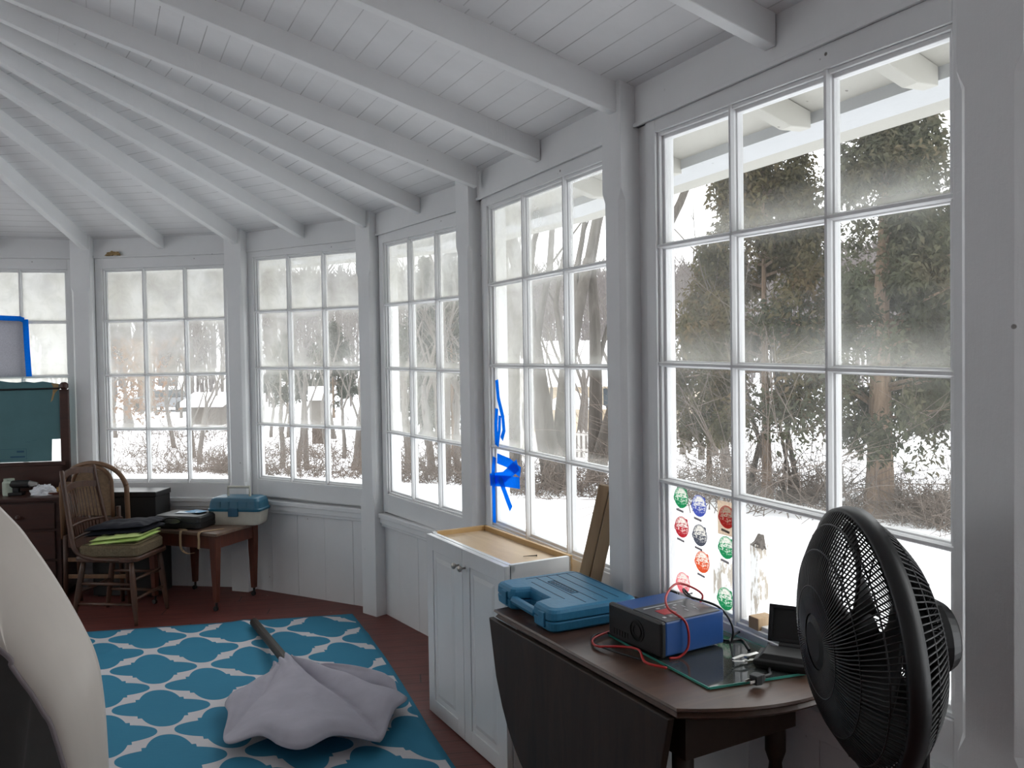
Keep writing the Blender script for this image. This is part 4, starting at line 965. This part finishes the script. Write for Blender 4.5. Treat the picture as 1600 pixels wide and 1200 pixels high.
ribbon('tape_strip', 0, [(.635, 1.85), (.640, 1.65), (.648, 1.46)], .036, 'upright strip of blue tape above the dresser', 'tape', 'tapelit', -.040)
s = MB(); X = wide(WIN[0]); s.box((.30, -.033, 1.46), (.628, -.031, 1.845), X); tag(centred(s.build('plastic_sheet', M['hazeplastic'])), 'pale plastic sheet taped over the pane above the dresser', 'plastic sheet')
W5X = wide(WIN[5]); W5I = W5X.inverted()
for (x, y, z), ink, lab in (((.525, 2.595, 1.069), 'green', 'green round decal in the top corner of the decal pane'), ((.564, 2.519, 1.055), 'blue', 'blue round decal on the window pane'), ((.620, 2.41, 1.040), 'red', 'red round decal printed on a cream paper square'),
    ((.526, 2.593, .976), 'crimson', 'dark red round decal below the top green one'), ((.565, 2.517, .965), 'grey', 'grey round decal on the window pane'), ((.619, 2.413, .950), 'green', 'green round decal below the cream paper square'),
    ((.570, 2.508, .885), 'orange', 'orange red round decal below the grey one'), ((.528, 2.59, .80), 'pink', 'pink round decal lowest beside the sash, above the charger'), ((.616, 2.418, .797), 'green', 'green round decal lowest beside the window bar')):
    l = W5I @ Vector((x, y, 0)); rt2 = thing('decal', lab, 'decal', W5X @ Matrix.Translation((l.x + .004, .0008, z - .0 - .022)))
    X = W5X @ Matrix.Translation((l.x + .004, .0008, z)); rot = Matrix.Rotation(R(8), 4, 'Y')
    s = MB(); pts = []
    for i in range(44):
        a = 2 * pi * i / 44; r = .0335; da = min(abs(a - .95), abs(a - 2.95 - .5)); r += .0045 if abs(a - .95) < .14 else 0; r += .003 if abs(a - 3.45) < .22 else 0; pts.append((r * cos(a), r * sin(a)))
    s.loft([[(p, q, z_) for p, z_ in pts] for q in (-.0012, -.0004)])
    me_o = s.build('emblem', INK[ink]); me_o.parent = rt2; WM[me_o.name] = X; me_o.matrix_parent_inverse = Matrix.Identity(4); me_o.matrix_local = WM[rt2.name].inverted() @ X @ rot
    s = MB(); s.box((-.018, -.0012, -.046), (.017, -.0004, -.039), X @ rot); s.build('caption_strip', M['caption'], rt2)
    if 'cream' in lab and ink == 'red': s = MB(); s.box((-.040, -.0003, -.055), (.043, .0006, .045), X); s.build('paper_square', M['creampaper'], rt2)

# ---------------------------------------------------------------- dresser with mirror frame
DX = frame(-2.915, 5.30, 0, 11) @ Matrix.Translation((-1.02, 0, 0)); dw, dd_, dh = 1.02, .36, .685      # x to the right, y to the back
root = thing('dresser', 'dark red brown dresser with an empty mirror frame at the far left', 'dresser', DX)
s = MB(); s.box((0.01, .012, .05), (dw - .01, dd_, dh - .022), DX); s.build('body', M['dresser'], root, bevel=.004)
s = MB(); s.box((-.012, -.012, dh - .022), (dw + .012, dd_ + .005, dh), DX); s.build('top', M['dresser'], root, bevel=.004)
for r_, (z0, z1) in enumerate(((.09, .27), (.285, .465), (.48, .65))):
    s = MB(); s.box((.04, -.004, z0), (dw - .04, .02, z1), DX); d = s.build('drawer', M['dresser'], root, bevel=.005)
    for kx in (.25, .77): s = MB(); s.lathe([(.006, 0), (.006, .01), (.016, .018), (.014, .026), (0, .028)], 14, DX @ Matrix.Translation((kx, -.004, (z0 + z1) / 2)) @ Matrix.Rotation(R(90), 4, 'X')); s.build('knob', M['dresser'], d, smooth=True)
for lx in (.02, dw - .07):
    for ly in (.02, dd_ - .06): s = MB(); s.box((lx, ly, 0), (lx + .05, ly + .05, .055), DX); s.build('foot', M['dresser'], root, bevel=.003)
my = dd_ - .075; s = MB()
for sx0, sx1 in ((.255, .31), (dw - .085, dw - .030)):
    s.loft([[DX @ Vector((q, my + dy, z_)) for q in (sx0, sx1) for dy in ()] or [DX @ Vector(c_) for c_ in ((sx0, my, z_), (sx1, my, z_), (sx1, my + .03, z_), (sx0, my + .03, z_))] for z_ in (dh, 1.37)], True)
    s.lathe([(.018, 1.37), (.027, 1.385), (.027, 1.405), (.016, 1.418), (0, 1.42)], 16, DX @ Matrix.Translation(((sx0 + sx1) / 2, my + .015, 0)))
s.box((.255, my, dh), (dw - .03, my + .03, .885), DX); s.box((.28, my + .004, .86), (dw - .055, my - .008, .885), DX)
mf = s.build('mirror_frame', M['dresser'], root, bevel=.004)
s = MB(); s.tube([(.30, my + .006, 1.372), (dw - .08, my + .006, 1.378)], .006, 8, True, DX); s.build('cross_rod', M['blackmatte'], mf)
# teal cardboard standing in the frame
random.seed(8); pts = [(.312, .888)]
ed_ = [(dw - .148, .888), (dw - .146, .95), (dw - .142, 1.035), (dw - .090, 1.036), (dw - .088, 1.28), (dw - .086, 1.405)]
pts += ed_
for i in range(1, 13): f = i / 12; pts.append((dw - .086 - f * (dw - .398), 1.418 + .018 * f + random.uniform(-.005, .006)))
CXb = DX @ Matrix.Translation((0, my + .012, 0))
root = thing('cardboard_sheet', 'torn teal cardboard sheet standing inside the mirror frame of the dresser', 'cardboard', CXb @ Matrix.Translation((.6, 0, .888)))
s = MB(); s.loft([[(x_, y_, z_) for x_, z_ in pts] for y_ in (0, .008)], True, CXb); s.build('sheet', M['teal'], root)
s = MB(); s.loft([[(x_, y_, z_) for x_, z_ in ((dw - .135, 1.412), (dw - .088, 1.408), (dw - .092, 1.37), (dw - .115, 1.345), (dw - .128, 1.30), (dw - .142, 1.285), (dw - .128, 1.345), (dw - .125, 1.39))] for y_ in (-.001, .001)], True, CXb); s.build('torn_patch', M['torn'], root)
s = MB()
for a, b in (((dw - .46, .975), (dw - .30, .9765)), ((dw - .46, .905), (dw - .30, .9065)), ((dw - .3015, .905), (dw - .30, .9765))): s.box((a[0], -.001, a[1]), (b[0], .001, b[1]), CXb)
s.box((dw - .36, -.001, .952), (dw - .315, .001, .964), CXb); s.box((dw - .40, -.001, .918), (dw - .31, .001, .928), CXb); s.box((dw - .30, -.001, 1.02), (dw - .275, .001, 1.0215), CXb); s.box((dw - .26, -.001, 1.03), (dw - .235, .001, 1.0315), CXb)
s.build('printed_label', M['casedark'], root)
# things on the dresser top
def dpt(x, y): return DX @ Matrix.Translation((x, y, dh))
X = dpt(.735, .16); root = thing('cordless_drill', 'small black cordless drill lying on the dresser among wrappings', 'drill', X)
s = MB(); s.tube([(-.07, 0, .072), (.05, -.01, .072)], [.027, .027], 14, True, X); s.build('motor_housing', M['black'], root, bevel=.004)
s = MB(); s.tube([(.05, -.01, .072), (.075, -.012, .072), (.10, -.014, .072)], [.022, .016, .010], 12, True, X); s.build('chuck', M['steel'], root)
s = MB(); s.box((-.055, -.018, .018), (-.015, .018, .06), X); s.build('grip', M['rubber'], root, bevel=.006)
s = MB(); s.box((-.075, -.035, 0.0), (.01, .035, .022), X); s.build('battery', M['black'], root, bevel=.005)
def crumple(name, X, rx, ry, rz, mat, seed, lab, cat, amp=.35, fr=3.5):
    s = MB(); off = Vector((seed * 3.1, 0, 0))
    def f(u, v):
        a = 2 * pi * u; b = pi * .5 * v; d = Vector((cos(a) * cos(b), sin(a) * cos(b), sin(b))); k = 1 + amp * noise.noise(d * fr + off) + .5 * amp * abs(noise.noise(d * fr * 2.3 + off)); return X @ Vector((d.x * rx * k, d.y * ry * k, max(0, d.z * rz * k)))
    s.grid(f, 40, 14); o = s.build(name, mat, smooth=False); centred(o); return tag(o, lab, cat)
crumple('plastic_bag', dpt(.868, .14), .075, .06, .062, M['plastic'], 1, 'crumpled white plastic bag on the dresser top', 'bag')
crumple('paper_scrap', dpt(.965, .20), .045, .04, .035, M['yellow'], 4, 'crumpled yellow brown paper on the dresser top beside the bag', 'paper', .5)
s = MB(); X = dpt(.655, .17); s.lathe([(0, 0), (.036, 0), (.04, .01), (.04, .085), (.032, .095), (.032, .11), (0, .11)], 20, X); tag(centred(s.build('jar', M['greenjar'], smooth=False)), 'pale green jar at the very edge of the dresser', 'jar')
s = MB(); X = dpt(.945, .10); s.tube([(-.04, 0, .008), (.05, .02, .008)], .007, 8, True, X); tag(centred(s.build('file_handle', M['mahog'])), 'short dark wooden stick near the front of the dresser top', 'stick')

# ---------------------------------------------------------------- black trunk
X = frame(-2.345, 5.385, 0, -4) @ Matrix.Translation((-.44, 0, 0)); root = thing('black_box', 'tall black box standing behind the chairs under the window', 'box', X)
s = MB(); s.box((0, 0, .01), (.44, .20, .66), X); s.build('body', M['blackmatte'], root, bevel=.004)
s = MB(); s.box((-.006, -.006, .66), (.446, .204, .695), X); s.build('lid', M['black'], root, bevel=.005)
s = MB()
for a, b in ((.02, .02), (.38, .02), (.02, .14), (.38, .14)): s.box((a, b, 0), (a + .04, b + .04, .012), X)
s.build('foot', M['rubber'], root)

# ---------------------------------------------------------------- folded bentwood chair behind
X = frame(-2.68, 5.285, 0, -3) @ Matrix.Rotation(R(2.0), 4, 'X'); root = thing('folding_chair', 'honey bentwood chair with a double arched back, folded behind the spindle chair', 'chair', frame(-2.68, 5.285, 0, -3))
def arch(w, z0, z1, y, r): 
    pts = [(-w, y, z0)]
    for i in range(21): a = pi - pi * i / 20; pts.append((w * cos(a), y, z1 - w * .82 + w * .82 * sin(a)))
    return pts + [(w, y, z0)]
s = MB(); s.tube(bez(arch(.215, .42, .905, 0, 0), 3), .0155, 10, True, X); s.build('back_hoop', M['bentwood'], root, smooth=True)
s = MB(); s.tube(bez(arch(.125, .56, .885, -.014, 0), 3), .013, 10, True, X); s.build('inner_hoop', M['bentwood'], root, smooth=True)
s = MB(); s.box((-.205, -.012, .725), (-.115, .008, .785), X); s.build('back_slat', M['bentwood'], root, bevel=.004)
s = MB(); s.grid(lambda u, v: X @ Vector(((-.118 + .236 * u), -.012, .57 + v * (.20 + .10 * math.sqrt(max(0, 1 - (2 * u - 1) ** 2))))), 14, 10); s.build('cane_panel', M['cane'], root, solid=.004)
for sx_ in (-.2, .2): s = MB(); s.tube([(sx_, .0, .44), (sx_ * 1.02, -.01, .2), (sx_ * 1.05, -.015, .0)], [.017, .016, .013], 10, True, X); s.build('leg', M['chairwood'], root, smooth=True)
for sx_ in (-.14, .14): s = MB(); s.tube([(sx_, .028, .62), (sx_, .032, .0)], [.015, .013], 10, True, X); s.build('leg', M['chairwood'], root, smooth=True)
for z in (.16, .27): s = MB(); s.box((-.205, -.012, z), (.205, .004, z + .026), X); s.build('stretcher', M['bentwood'], root, bevel=.003)
s = MB(); s.box((-.18, -.016, .36), (.18, .010, .56), X); s.build('seat', M['chairwood'], root, bevel=.006)

# ---------------------------------------------------------------- spindle back chair
HX = frame(-2.385, 4.985, 0, -7); root = thing('side_chair', 'brown spindle back chair with a cushion and clothes on its seat', 'chair', HX)     # x = where the sitter looks
sw = .175
s = MB(); s.loft([[(x_ * k_, y_ * k_, z_) for x_, y_ in rr(-.195, -.185, .205, .185, .055)] for z_, k_ in ((.368, .93), (.376, 1.0), (.392, 1.0), (.400, .97))], True, HX); s.build('seat', M['chairwood'], root, smooth=False)
for sy in (-1, 1):
    s = MB(); s.tube(bez([(.10, sy * .178, .385), (-.06, sy * .185, .392), (-.165, sy * .18, .43), (-.20, sy * .172, .52), (-.235, sy * .160, .70), (-.270, sy * .150, .905)], 6), [.013] * 12 + [.0145] * 12 + [.0145] * 6 + [.011], 10, True, HX); s.build('back_post', M['chairwood'], root, smooth=True)
for z, xk, bow in ((.868, -.263, .03), (.785, -.249, .028)):
    s = MB(); s.loft([[(xk - bow * (1 - (f * 2 - 1) ** 2) + dx, (-.152 + .304 * f), z + dz + .018 * (1 - (f * 2 - 1) ** 2)) for dx, dz in ((-.006, -.018), (.006, -.018), (.006, .018), (-.006, .018))] for f in [i / 12 for i in range(13)]], True, HX); s.build('back_rail', M['chairwood'], root, smooth=False)
s = MB(); s.tube(bez([(-.213, -.166, .575), (-.235, 0, .58), (-.213, .166, .575)], 8), .008, 8, True, HX); s.build('back_rail', M['chairwood'], root, smooth=True)
for i in range(11):
    f = (i + .5) / 11; y_ = -.145 + .29 * f; s = MB(); s.tube([(-.215 - .022 * (1 - (2 * f - 1) ** 2), y_, .50), (-.252 - .026 * (1 - (2 * f - 1) ** 2), y_ * .96, .775)], .0035, 6, True, HX); s.build('spindle', M['chairwood'], root, smooth=True)
s = MB(); s.tube(bez([(-.200, -.170, .50), (-.22, 0, .505), (-.200, .170, .50)], 8), .008, 8, True, HX); s.build('back_rail', M['chairwood'], root, smooth=True)
LG = {}
for nx, ny in ((.155, -.15), (.155, .15), (-.145, -.15), (-.145, .15)):
    b0 = Vector((nx * 1.22 if nx > 0 else nx * 1.45, ny * 1.12, 0)); t0 = Vector((nx, ny, .372)); LG[(nx > 0, ny > 0)] = (b0, t0)
    s = MB(); ks = [(0, .0105), (.08, .0125), (.3, .0165), (.55, .0185), (.8, .017), (1, .013)]; s.tube([b0.lerp(t0, k_) for k_, _ in ks], [r_ for _, r_ in ks], 10, True, HX); s.build('leg', M['chairwood'], root, smooth=True)
def lp(k, f): return LG[k][0].lerp(LG[k][1], f)
for a, b, f in (((True, False), (True, True), .40), ((True, False), (True, True), .70), ((True, False), (False, False), .32), ((True, False), (False, False), .64), ((True, True), (False, True), .32), ((True, True), (False, True), .64), ((False, False), (False, True), .5)):
    p, q = lp(a, f), lp(b, f); s = MB(); s.tube([p, p.lerp(q, .5), q], [.008, .0105, .008], 8, True, HX); s.build('stretcher', M['chairwood'], root, smooth=True)
# on the seat
X = HX @ Matrix.Translation((.015, -.01, .401)) @ Matrix.Rotation(R(4), 4, 'Z'); root = thing('seat_cushion', 'thick tan tweed seat cushion on the spindle back chair', 'cushion', X)
def cush(z, k): return [(x_ * k, y_ * k, z) for x_, y_ in rr(-.185, -.17, .18, .17, .04)]
s = MB(); s.loft([cush(0, .95), cush(.008, 1), cush(.052, 1), cush(.064, .95), cush(.068, .8)], True, X); s.build('cover', M['cushion'], root)
s = MB(); s.grid(lambda u, v: X @ Vector((-.15 + .31 * u, -.14 + .28 * v, .069 + .004 * noise.noise(Vector((u * 3, v * 3, 0))))), 10, 10); s.build('paler_top', M['cushiontop'], root, smooth=True, solid=.002)
def fold(name, X, lx, ly, h, mat, seed, lab, cat, layers=3):
    s = MB(); off = seed * 7.7
    for L_ in range(layers):
        z0 = h * L_ / layers
        def f(u, v, L_=L_, z0=z0):
            uu = u * 2 - 1; vv = v * 2 - 1; e = max(abs(uu), abs(vv)); nn_ = noise.noise(Vector((uu * 1.8 + off, vv * 1.8, L_))); k = 1 + .07 * nn_
            return X @ Vector((uu * lx * k + .004 * L_, vv * ly * k, z0 + h / layers * (.25 + .75 * (1 - e ** 6)) * (1 + .35 * noise.noise(Vector((uu * 3 + off, vv * 3, L_ + 5)))) + .002))
        s.grid(f, 24, 20)
        s.grid(lambda u, v, L_=L_, z0=z0: X @ Vector(((u * 2 - 1) * lx * .97 + .004 * L_, (v * 2 - 1) * ly * .97, z0 + .001)), 6, 6)
    return tag(centred(s.build(name, mat, smooth=True)), lab, cat)
fold('folded_cloth', HX @ Matrix.Translation((.045, -.03, .475)) @ Matrix.Rotation(R(3), 4, 'Z') @ Matrix.Rotation(R(-6), 4, 'Y'), .155, .125, .045, M['hivis'], 2, 'lime yellow cloth folded on the tan cushion of the chair', 'cloth', 2)
fold('folded_jacket', HX @ Matrix.Translation((.022, .010, .518)) @ Matrix.Rotation(R(2), 4, 'Z') @ Matrix.Rotation(R(-4), 4, 'Y'), .19, .135, .062, M['navy'], 3, 'dark navy jacket folded on top of the lime cloth on the chair', 'jacket', 2)

# ---------------------------------------------------------------- side table
ta = math.degrees(math.atan2(.36, -.93)); F0 = Vector((-1.83, 5.03, 0)); tu = Vector((-.93, .36, 0)).normalized(); tv = Vector((.36, .93, 0)).normalized()
SXm = Matrix(((tu.x, tv.x, 0, F0.x), (tu.y, tv.y, 0, F0.y), (0, 0, 1, 0), (0, 0, 0, 1))); SL, SD, SH = .53, .40, .492     # x along the front, y to the back
root = thing('side_table', 'low mahogany side table with tapered legs on casters under the window', 'table', SXm)
s = MB(); s.box((-.035, -.03, SH - .020), (SL + .03, SD + .02, SH), SXm); s.build('tabletop', M['mahogtop'], root, bevel=.004)
s = MB(); s.box((.0, .006, SH - .105), (SL, .022, SH - .020), SXm); s.box((.0, SD - .022, SH - .105), (SL, SD - .006, SH - .020), SXm); s.box((.006, .02, SH - .105), (.022, SD - .02, SH - .020), SXm); s.box((SL - .022, .02, SH - .105), (SL - .006, SD - .02, SH - .020), SXm); s.build('apron', M['mahog'], root)
for lx in (.022, SL - .022):
    for ly in (.022, SD - .022):
        s = MB(); s.loft([[(lx + a_ * w_, ly + b_ * w_, z_) for a_, b_ in ((-1, -1), (1, -1), (1, 1), (-1, 1))] for z_, w_ in ((.055, .0145), (.30, .022), (SH - .11, .024), (SH - .020, .024))], True, SXm); lg = s.build('leg', M['mahog'], root, bevel=.003)
        s = MB(); s.tube([(lx, ly, .056), (lx, ly, .030)], [.008, .007], 10, True, SXm); s.lathe([(.004, -.008), (.0145, -.008), (.0145, .008), (.004, .008)], 14, SXm @ Matrix.Translation((lx + .006, ly, .0148)) @ Matrix.Rotation(R(90), 4, 'X')); s.build('caster', M['blackmatte'], lg)
# black tool case
KX = SXm @ Matrix.Translation((.555, .055, SH + .001)) @ Matrix.Rotation(R(181), 4, 'Z') 
X = SXm @ Matrix.Translation((.325, .105, SH + .001)); X = Matrix.Translation(X.translation) @ Matrix.Rotation(R(-14), 4, 'Z')
root = thing('drill_case', 'black plastic carry case with an oval grip on the side table', 'case', X)
def cc(z, k): return [(x_ * k, y_ * k, z) for x_, y_ in rr(-.165, -.10, .165, .13, .03)]
s = MB(); s.loft([cc(0, .94), cc(.012, 1), cc(.038, 1), cc(.040, .985)], True, X); s.build('base_shell', M['black'], root)
s = MB(); s.loft([cc(.041, .985), cc(.043, 1), cc(.070, 1), cc(.082, .93)], True, X); s.build('lid', M['black'], root)
s = MB(); pts = [(-.02 + .062 * cos(2 * pi * i / 24), -.103, .052 + .021 * sin(2 * pi * i / 24)) for i in range(25)]; s.tube(pts, .006, 8, False, X); s.build('oval_grip', M['blackmatte'], root, smooth=True)
s = MB(); s.grid(lambda u, v: X @ Vector((-.02 + .056 * (u * 2 - 1), -.1015, .052 + .017 * (v * 2 - 1))), 1, 1); s.build('grip_recess', M['steel'], root, solid=.001)
for k_, (dx, dy, an, mat, lab) in enumerate(((.0, .03, 8, 'paper', 'printed leaflet with torn edge on the black carry case'), (.055, .045, -20, 'paperblue', 'blue printed leaflet beside the other one on the black carry case'))):
    s = MB(); Y = X @ Matrix.Translation((dx, dy, .084 + .003 * k_)) @ Matrix.Rotation(R(an), 4, 'Z'); s.grid(lambda u, v: Y @ Vector((-.075 + .15 * u, -.045 + .09 * v, .004 * noise.noise(Vector((u * 2, v * 2, k_))) + .006 * u * u)), 10, 8); tag(centred(s.build('leaflet', M[mat], smooth=True, solid=.001)), lab, 'leaflet')
# tackle box
TXb = SXm @ Matrix.Translation((.065, .305, SH + .001)); X = Matrix.Translation(TXb.translation) @ Matrix.Rotation(R(-9), 4, 'Z')
root = thing('tackle_box', 'blue lidded tackle box with a beige base and raised handle on the side table', 'tackle box', X)
def tb(z, k, w=.175, d=.085): return [(x_ * k, y_ * k, z) for x_, y_ in rr(-w, -d, w, d, .03)]
s = MB(); s.loft([tb(0, .90), tb(.012, .93), tb(.075, .98), tb(.085, 1.0)], True, X); s.build('base', M['tacklebase'], root)
s = MB(); s.loft([tb(.086, 1.02), tb(.100, 1.05), tb(.106, 1.0), tb(.150, .96), tb(.168, .90), tb(.174, .78)], True, X); s.build('lid', M['tackletop'], root)
s = MB()
for q in (-.09, -.03, .03, .09): s.box((q - .004, -.086, .112), (q + .004, -.078, .150), X)
s.build('lid_rib', M['tackletop'], root)
s = MB(); s.box((-.03, -.098, .055), (.035, -.084, .108), X); s.build('latch', M['casedark'], root, bevel=.003)
s = MB(); s.tube([(-.075, 0, .165), (-.075, 0, .232), (.075, 0, .232), (.075, 0, .165)], .0095, 8, True, X); s.build('handle', M['tacklebase'], root, bevel=.002)
# tan strap looped over the table front
def sp(x, y, z): return SXm @ Vector((x, y, SH + z))
pts = bez([sp(.02, .10, .004), sp(.06, .03, .004), sp(.088, -.036, .002), sp(.092, -.038, -.05), sp(.094, -.040, -.10)], 8)
pts2 = bez([sp(.30, .02, .004), sp(.215, -.008, .004), sp(.232, -.035, .001), sp(.235, -.040, -.05), sp(.218, -.050, -.105), sp(.17, -.055, -.128), sp(.12, -.05, -.122)], 8)
root = thing('strap', 'tan webbing strap hanging in a loop over the side table edge', 'strap', frame(*sp(.15, -.03, 0)[:2], SH + .001))
def band(P_, w):
    s = MB(); n_ = len(P_); vs = []
    for i, p in enumerate(P_):
        d = (P_[min(i + 1, n_ - 1)] - P_[max(i - 1, 0)]).normalized(); sd = d.cross(tv).normalized() if abs(d.z) > .5 else Vector((0, 0, 1)).cross(d).normalized(); vs += [p + sd * w, p - sd * w]
    s.add(vs, [(2 * i, 2 * i + 1, 2 * i + 3, 2 * i + 2) for i in range(n_ - 1)]); return s
band(pts, .008).build('strap_end', M['strap'], root, solid=.002); band(pts2, .008).build('strap_end', M['strap'], root, solid=.002)

# ---------------------------------------------------------------- upturned cream hull in the foreground
root = thing('boat_hull', 'large cream boat hull leaning bow down beside the rug, dark inside', 'boat', frame(-1.12, 2.2, 0, 0))
OUT = bez([(-2.55, 1.72), (-2.0, 1.62), (-1.62, 1.375), (-1.374, 1.132), (-1.300, 1.040), (-1.226, .924), (-1.163, .806), (-1.134, .737), (-1.120, .663), (-1.111, .547), (-1.108, .36), (-1.12, .15), (-1.135, .0)], 6)
INN = bez([(-2.55, 1.22), (-2.05, 1.13), (-1.66, .955), (-1.386, .752), (-1.356, .707), (-1.328, .665), (-1.302, .628), (-1.275, .58), (-1.255, .545), (-1.225, .44), (-1.19, .30), (-1.165, .15), (-1.150, .0)], 6)
nH = len(OUT) - 1
def hull(side, inset):
    def f(u, v):
        i = min(int(u * nH + 1e-6), nH); o, n_ = OUT[i], INN[i]; th = v * pi * .5; w = .02 + .30 * (1 - u) ** .7; w *= min(1, (1 - u) * 6 + .02)
        kx = 1 + w / 2.2; ox, oz = o.x * kx, 1.5 + (o.y - 1.5) * kx; k = 1 - inset
        gx, gz = (n_.x, n_.y) if side < 0 else (n_.x * (1 + 2 * w / 2.2), max(0, n_.y - .75 * min(1, (1 - u) * 2.2)))
        y0 = 2.20 if side < 0 else 2.20 + 2 * w
        q = sin(th); r = 1 - cos(th) ** 1.2
        return (gx + (ox - gx) * q * k, y0 + (2.20 + w - y0) * r + (inset * .25 if side < 0 else -inset * .25) * (1 if u < .9 else 0), max(.018, gz + (oz - gz) * q * k))
    return f
s = MB(); s.grid(hull(-1, 0), nH, 18); s.grid(hull(1, 0), nH, 18); s.build('hull_shell', M['hull'], root, smooth=True)
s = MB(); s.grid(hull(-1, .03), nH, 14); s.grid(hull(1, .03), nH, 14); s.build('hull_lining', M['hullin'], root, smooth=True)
for sd in (-1, 1):
    s = MB(); g = hull(sd, 0); s.tube([g(i / nH, 0) for i in range(nH + 1)], .007, 8); s.build('gunwale', M['hulltrim'], root, smooth=True)

# old mud nest on the head of a curved-side window
crumple('mud_nest', wide(WIN[1]) @ Matrix.Translation((.10, -.048, 2.279)), .052, .016, .024, M['torn'], 6, 'small brown mud nest on the head of the window above the spindle chair', 'nest', .5)
